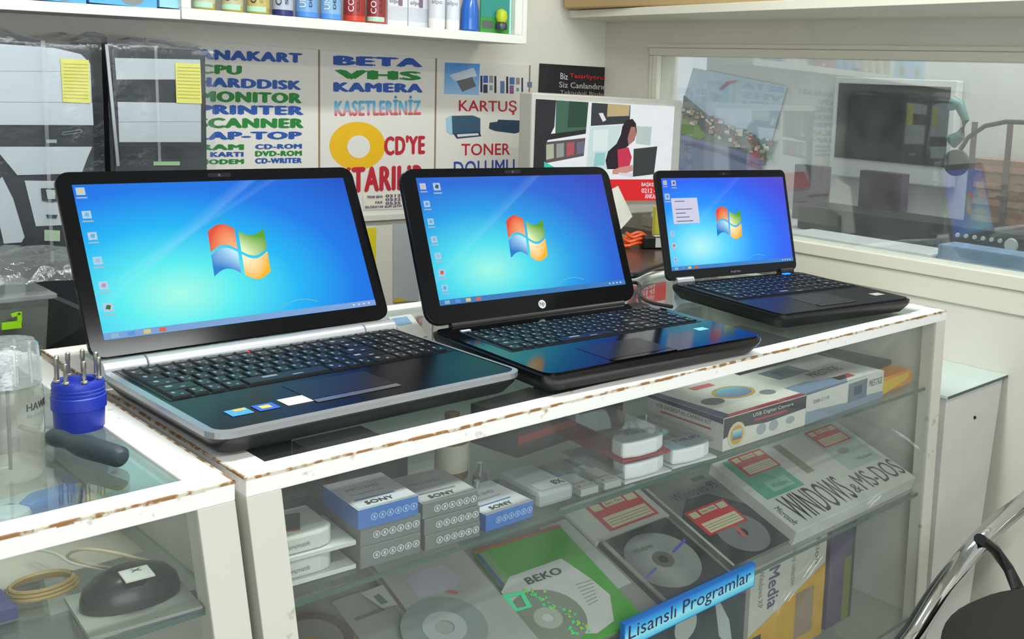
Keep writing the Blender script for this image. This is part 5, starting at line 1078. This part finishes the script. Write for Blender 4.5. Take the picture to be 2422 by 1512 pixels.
c=Carton('software_carton','purple spined software carton right of the yellow one','box',(p0.x+0.003,0.10,Z3),0.0,p1.x-p0.x,0.12,0.24,M((78,66,104),0.4,scale=40,var=0.3)); rect(c.front,c.w*0.6,0.0,c.w,0.13,M((110,120,56)),c.t); rect(c.front,c.w*0.9,0.0,c.w,0.239,M((40,62,52)),c.t,w=0.0006)
# ================================================================ left showcase: goods
ZL=-0.124+0.0006
O=at(190,1440,2,ZL); 
t=thing('boxed_mouse','black computer mouse on grey blister card in the left showcase','mouse',(-0.02,0.12,ZL))
cA=at(185,1440,2,ZL+0.01); cB=at(432,1374,2,ZL+0.01); ctr=(cA+cB)/2; U=(cB-cA).normalized(); fr=Fr((ctr.x,ctr.y,ZL),U,(-U.y,U.x,0),(0,0,1)); hl=(cB-cA).length/2
G().box((-hl*1.05,-0.050,0.0),(hl*1.05,0.045,0.004),fr).build('card',M((150,156,146),0.5),t)
g=G(); prof=[]
n=16; rings=[]
for j,(sc,z) in enumerate(((1.0,0.005),(1.0,0.012),(0.93,0.022),(0.75,0.030),(0.45,0.035),(0.12,0.0365))):
    for k in range(24):
        a=2*math.pi*k/24; g.v.append(fr.p(hl*0.96*sc*math.cos(a),0.030*sc*math.sin(a)+0.004,z))
for j in range(5):
    for k in range(24): g.f.append((j*24+k,j*24+(k+1)%24,(j+1)*24+(k+1)%24,(j+1)*24+k)); g.m.append(0); g.uv.append(None)
g.f.append(tuple(range(120,144))); g.m.append(0); g.uv.append(None)
g.build('shell',M((26,30,30),0.25),t,smooth=True)
G().box((-0.012,-0.030,0.036),(0.012,-0.004,0.0375),fr).build('paper_tag',M((206,208,200),0.5),t); text('X',Fr(fr.p(0,0,0.0376),fr.U,fr.V,fr.N),-0.004,-0.014,0.006,-0.008,M((60,62,62)),t)
bgc=M((196,180,146),0.45)
def cab2(label,pix,z,r=0.0016,m=None): return cable(label,[at(x,y,2,z+dz) for x,y,dz in pix],r,m or bgc)
cab2('thin beige cable arching over the boxed mouse',[(290,1350,0.01),(210,1335,0.03),(160,1318,0.03),(190,1300,0.045),(260,1306,0.045),(340,1325,0.03),(410,1345,0.012)],ZL)
cab2('thin white cable running left from the boxed mouse',[(290,1356,0.012),(230,1344,0.016),(170,1332,0.02),(130,1310,0.02),(80,1300,0.015)],ZL,0.0014,M((206,206,200),0.45))
c0=at(100,1400,2,ZL); t=thing('wire_coil','tan coil of wire beside the boxed mouse in the left showcase','wire coil',c0)
g=G(); 
for k in range(3): g.tube([c0+Vector(((0.030-0.002*k)*math.cos(a*0.4),(0.024-0.002*k)*math.sin(a*0.4),0.004+0.003*k)) for a in range(17)],0.002,6)
g.build('loops',M((176,150,96),0.45),t,smooth=True)
O=at(0,1480,2,ZL)
c=Carton('purple_box','purple and blue printed box at the left edge of the left showcase','box',(O.x-0.10,O.y-0.00,ZL),deg(2),0.115,0.22,0.012,M((64,62,120),0.45,scale=30,var=0.3)); flat(c.top,[(0.03,0.06),(0.11,0.07),(0.11,0.20),(0.04,0.2)],M((52,72,150)),c.t)
c=Carton('yellow_small_box','small pale yellow box at the back of the left showcase shelf','box',at(270,1345,2,ZL)+Vector((0.02,0.10,0)),deg(10),0.035,0.03,0.035,M((190,186,110),0.5))
c=Carton('violet_leaflet','violet leaflet under the boxed mouse on the left showcase shelf','leaflet',(-0.115,0.020,ZL),deg(-6),0.085,0.045,0.001,M((90,80,120),0.5,scale=30,var=0.3),body='sheet')
tag(G().box((-0.32,0.175,ZL),(-0.03,0.575,ZL+0.0008)).build('lining_sheet',M((186,180,166),0.6)),'beige lining sheet on the left showcase shelf under the tools','sheet')
# blue blister mouse seen through the left top glass
a=at(0,1215,2,ZL+0.02); b=at(195,1150,2,ZL+0.02)
t=thing('blue_mouse_pack','blue and white moulded pack seen through the left glass top','package',(a.x+0.04,a.y,ZL))
U=(b-a).normalized(); fr=Fr((a.x,a.y,ZL),U,(-U.y,U.x,0),(0,0,1)); L_=(b-a).length
G().box((-0.06,-0.020,0),(L_+0.004,0.075,0.003),fr).build('card',M((190,200,204),0.5),t)
G().prism([(L_*0.28,-0.012),(L_*0.95,-0.010),(L_,0.006),(L_*0.96,0.020),(L_*0.5,0.024),(L_*0.2,0.004)],0.0032,0.024,fr).build('blue_shell',M((56,118,196),0.3),t,bevel=0.006)
G().prism(circ(0.022,20,0.006,-0.002),0.0032,0.022,fr).build('pale_shell',M((196,206,214),0.3),t,bevel=0.006)
flat(Fr(fr.p(0,0,0.0032),fr.U,fr.V,fr.N),[(L_*0.1,0.035),(L_*0.55,0.035),(L_*0.5,0.055),(L_*0.25,0.060)],M((74,96,116)),t)
# ================================================================ on the left showcase top: bit holder, screwdriver, spray bottle
zg=0.0003-0.0025
bc=at(190,1010,2,zg); br=(at(252,1000,2,zg)-at(128,1010,2,zg)).length/2
px=(at(191,1028,2,zg)); bc=Vector((px.x+0.006,px.y+0.023,zg)); br=0.0245
blu=M((30,52,170),0.4)
t=thing('bit_holder','round blue plastic holder full of steel driver bits on the left showcase','tool holder',bc)
G().lathe([(br*0.90,0),(br*0.93,0.002),(br*0.96,0.020),(br*0.96,0.0225),(br*1.03,0.0235),(br*1.03,0.036),(br*0.98,0.037),(br*1.0,0.040),(br*0.97,0.041),(br*1.0,0.044),(br*0.97,0.045),(br*0.99,0.049),(br*0.94,0.052),(br*0.62,0.052),(br*0.58,0.047),(0.001,0.047)],bc,36).build('body',blu,t,smooth=True)
random.seed(9)
steel=M((176,172,160),0.25,metal=0.85)
names=['front centre','front left of centre','far left','back left','back centre left','back centre right','far right','front right']
order=[(-100,0.022),(-140,0.027),(-175,0.026),(140,0.026),(100,0.028),(55,0.026),(10,0.024),(-50,0.024)]
for (an,hh),nm in zip(order,names):
    a=math.radians(an-40); x=bc.x+br*0.79*math.cos(a); y=bc.y+br*0.79*math.sin(a); z=bc.z+0.0524
    t=thing('driver_bit','steel driver bit standing in the blue holder, '+nm+' of the ring','driver bit',(x,y,z),0,'steel bits in the blue holder')
    G().lathe([(0.0028,0),(0.0034,0.001),(0.0034,0.0025),(0.0022,0.003)],(x,y,z),6).build('hex_base',M((200,190,160),0.25,metal=0.8),t)
    G().lathe([(0.0021,0.003),(0.0021,hh*0.62),(0.0025,hh*0.66),(0.0023,hh*0.96),(0.0012,hh)],(x,y,z),8).build('shaft',steel,t,smooth=True)
A=at(120,1030,2,0.010); B=at(292,1082,2,0.010)
ax=(B-A); L_=ax.length; U=ax.normalized(); sd=Fr(A,U,(-U.y,U.x,0),(0,0,1))
t=thing('screwdriver','screwdriver with chunky dark grey grip lying beside the blue holder','screwdriver',(A.x,A.y,zg))
fr=Fr(A,(0,0,1),U.cross(Vector((0,0,1))),U)
prof=[(0.0065,0.000),(0.0085,0.004),(0.0090,0.014),(0.0075,0.026),(0.0085,0.036),(0.0108,0.048),(0.0112,0.062),(0.0100,L_-0.006),(0.0060,L_-0.001),(0.001,L_)]
k_=0.0112; A2=Vector((A.x,A.y,zg+k_+0.0002))
G().lathe(prof,A2,20,axis=fr).build('handle',M((46,58,66),0.5),t,smooth=True)
G().lathe([(0.0055,-0.012),(0.0062,-0.002),(0.0062,0.0)],A2,14,axis=fr).build('collar',clear((220,224,226),0.2,0.2),t,smooth=True)
G().lathe([(0.0012,-0.052),(0.0026,-0.050),(0.0026,-0.012)],A2,10,axis=fr).build('shaft',M((150,150,146),0.3,metal=0.8),t,smooth=True)
# spray bottle with clear cap
sc_=at(34,1140,2,zg); sc_=Vector((sc_.x+0.002,sc_.y+0.018,zg)); r=0.0275
t=thing('cleaner_spray_bottle','translucent spray bottle with clear ribbed cap on the left showcase','spray bottle',sc_)
bm_=clear((240,242,238),0.05,0.19,(214,214,206),0.1)
G().lathe([(r*0.9,0),(r,0.004),(r,0.080),(r*0.96,0.085),(r*0.80,0.0875)],sc_,28).build('body',bm_,t,smooth=True)
G().lathe([(r*0.97,0.0880),(r*0.95,0.091),(r*0.90,0.124),(r*0.80,0.128)],sc_,28).build('clear_cap',clear((232,236,236),0.16,0.22,(216,220,222),0.06,crumple=0.5),t,smooth=True)
g=G()
for k in range(12):
    a=2*math.pi*k/12; g.tube([sc_+Vector((r*0.965*math.cos(a),r*0.965*math.sin(a),0.091)),sc_+Vector((r*0.90*math.cos(a),r*0.90*math.sin(a),0.123))],0.0012,5)
g.build('cap_ribs',clear((240,242,242),0.25,0.35,(226,230,230),0.1),t)
G().lathe([(0.009,0.0875),(0.009,0.104),(0.012,0.105),(0.012,0.116)],sc_,14).build('nozzle',M((220,222,222),0.4),t,smooth=True)
G().lathe([(0.0015,0.006),(0.0015,0.0875)],sc_,8).build('dip_tube',M((120,124,122),0.4),t)
f=wrap(sc_.x,sc_.y,sc_.z,r,math.radians(-62)); text('HAWK',None,-0.006,0.066,0.020,0.073,M((70,72,74)),t,map=f,bold=0.02); text('Air Freshener',None,-0.006,0.059,0.020,0.063,M((120,122,122)),t,map=f)
# ================================================================ chair with chrome arm at the right
t=thing('office_chair','black office chair with curved chrome arm at the lower right','chair',(1.12,-0.405,FZ))
chrome=M((200,202,204),0.08,metal=1.0,var=0.02)
CYP=-0.115
raw=[Vector((1.02,CYP,-0.62)),at(2120,1560,1,CYP),at(2165,1490,1,CYP),at(2215,1410,1,CYP),at(2275,1330,1,CYP),at(2340,1258,1,CYP),at(2422,1190,1,CYP),Vector((1.535,CYP-0.02,-0.375)),Vector((1.555,-0.24,-0.345)),Vector((1.53,-0.42,-0.33)),Vector((1.45,-0.56,-0.34))]
pts=[]
for i in range(len(raw)-1):
    p0=raw[max(i-1,0)];p1=raw[i];p2=raw[i+1];p3=raw[min(i+2,len(raw)-1)]
    for k in range(6):
        s_=k/6; pts.append(0.5*((2*p1)+(-p0+p2)*s_+(2*p0-5*p1+4*p2-p3)*s_*s_+(-p0+3*p1-3*p2+p3)*s_**3))
pts.append(raw[-1])
G().tube(pts,0.0185,18,flat=(1.1,0.9)).build('chrome_arm',chrome,t,smooth=True)
raw=[at(2318,1275,1,CYP-0.012),at(2352,1300,1,CYP-0.02),at(2385,1345,1,CYP-0.04),at(2410,1400,1,CYP-0.07),Vector((1.27,-0.25,-0.48))]
G().tube(raw,0.014,10,flat=(1,0.7)).build('arm_brace',M((30,31,33),0.4),t,smooth=True)
scx,scy,zs=1.12,-0.405,-0.45
SEATM=M((30,25,22),0.8,scale=160,bump=0.5,var=0.25)
G().lathe([(0.17,-0.065),(0.215,-0.055),(0.230,-0.035),(0.228,-0.015),(0.205,0.004),(0.12,0.012),(0.001,0.014)],(scx,scy,zs),48).build('seat',SEATM,t,smooth=True)
G().prism(circ(0.03,16,scx,scy),FZ+0.08,zs-0.06).build('gas_post',BLACK,t)
for k in range(5):
    a=2*math.pi*k/5+0.3
    G().tube([(scx,scy,FZ+0.09),(scx+0.26*math.cos(a),scy+0.26*math.sin(a),FZ+0.055)],0.018,8).build('leg',BLACK,t,smooth=True)
    G().lathe([(0.02,-0.01),(0.026,-0.006),(0.026,0.006),(0.02,0.01)],(scx+0.26*math.cos(a),scy+0.26*math.sin(a),FZ+0.027),14,axis=Fr((0,0,0),(math.cos(a),math.sin(a),0),(0,0,1))).build('caster',DARK,t,smooth=True)
bb=Fr((scx,-0.64,0),(1,0,0),(0,0,1),(0,-1,0))
G().prism(rrect(0.40,0.42,0.08,6,0,zs+0.30),0.0,0.05,bb).build('backrest',SEATM,t,bevel=0.015)
# fluorescent fixtures on the ceiling (the lamps hang at the same places)
for k,(y,lab) in enumerate(((0.05,'fluorescent ceiling fixture above the long showcase'),(-1.3,'fluorescent ceiling fixture above the customer side'))):
    t=thing('ceiling_fixture',lab,'ceiling light',(0.35,y,CZ)); G().box((-0.33,y-0.09,CZ-0.05),(1.03,y+0.09,CZ)).build('housing',WHITE,t)
    for dy in (-0.04,0.04): G().lathe([(0.013,-0.62),(0.013,0.62)],(0.35,y+dy,CZ-0.066),12,axis=Fr((0,0,0),(0,1,0),(0,0,1),(1,0,0))).build('tube',M((245,250,245),emit=6.0),t,smooth=True)
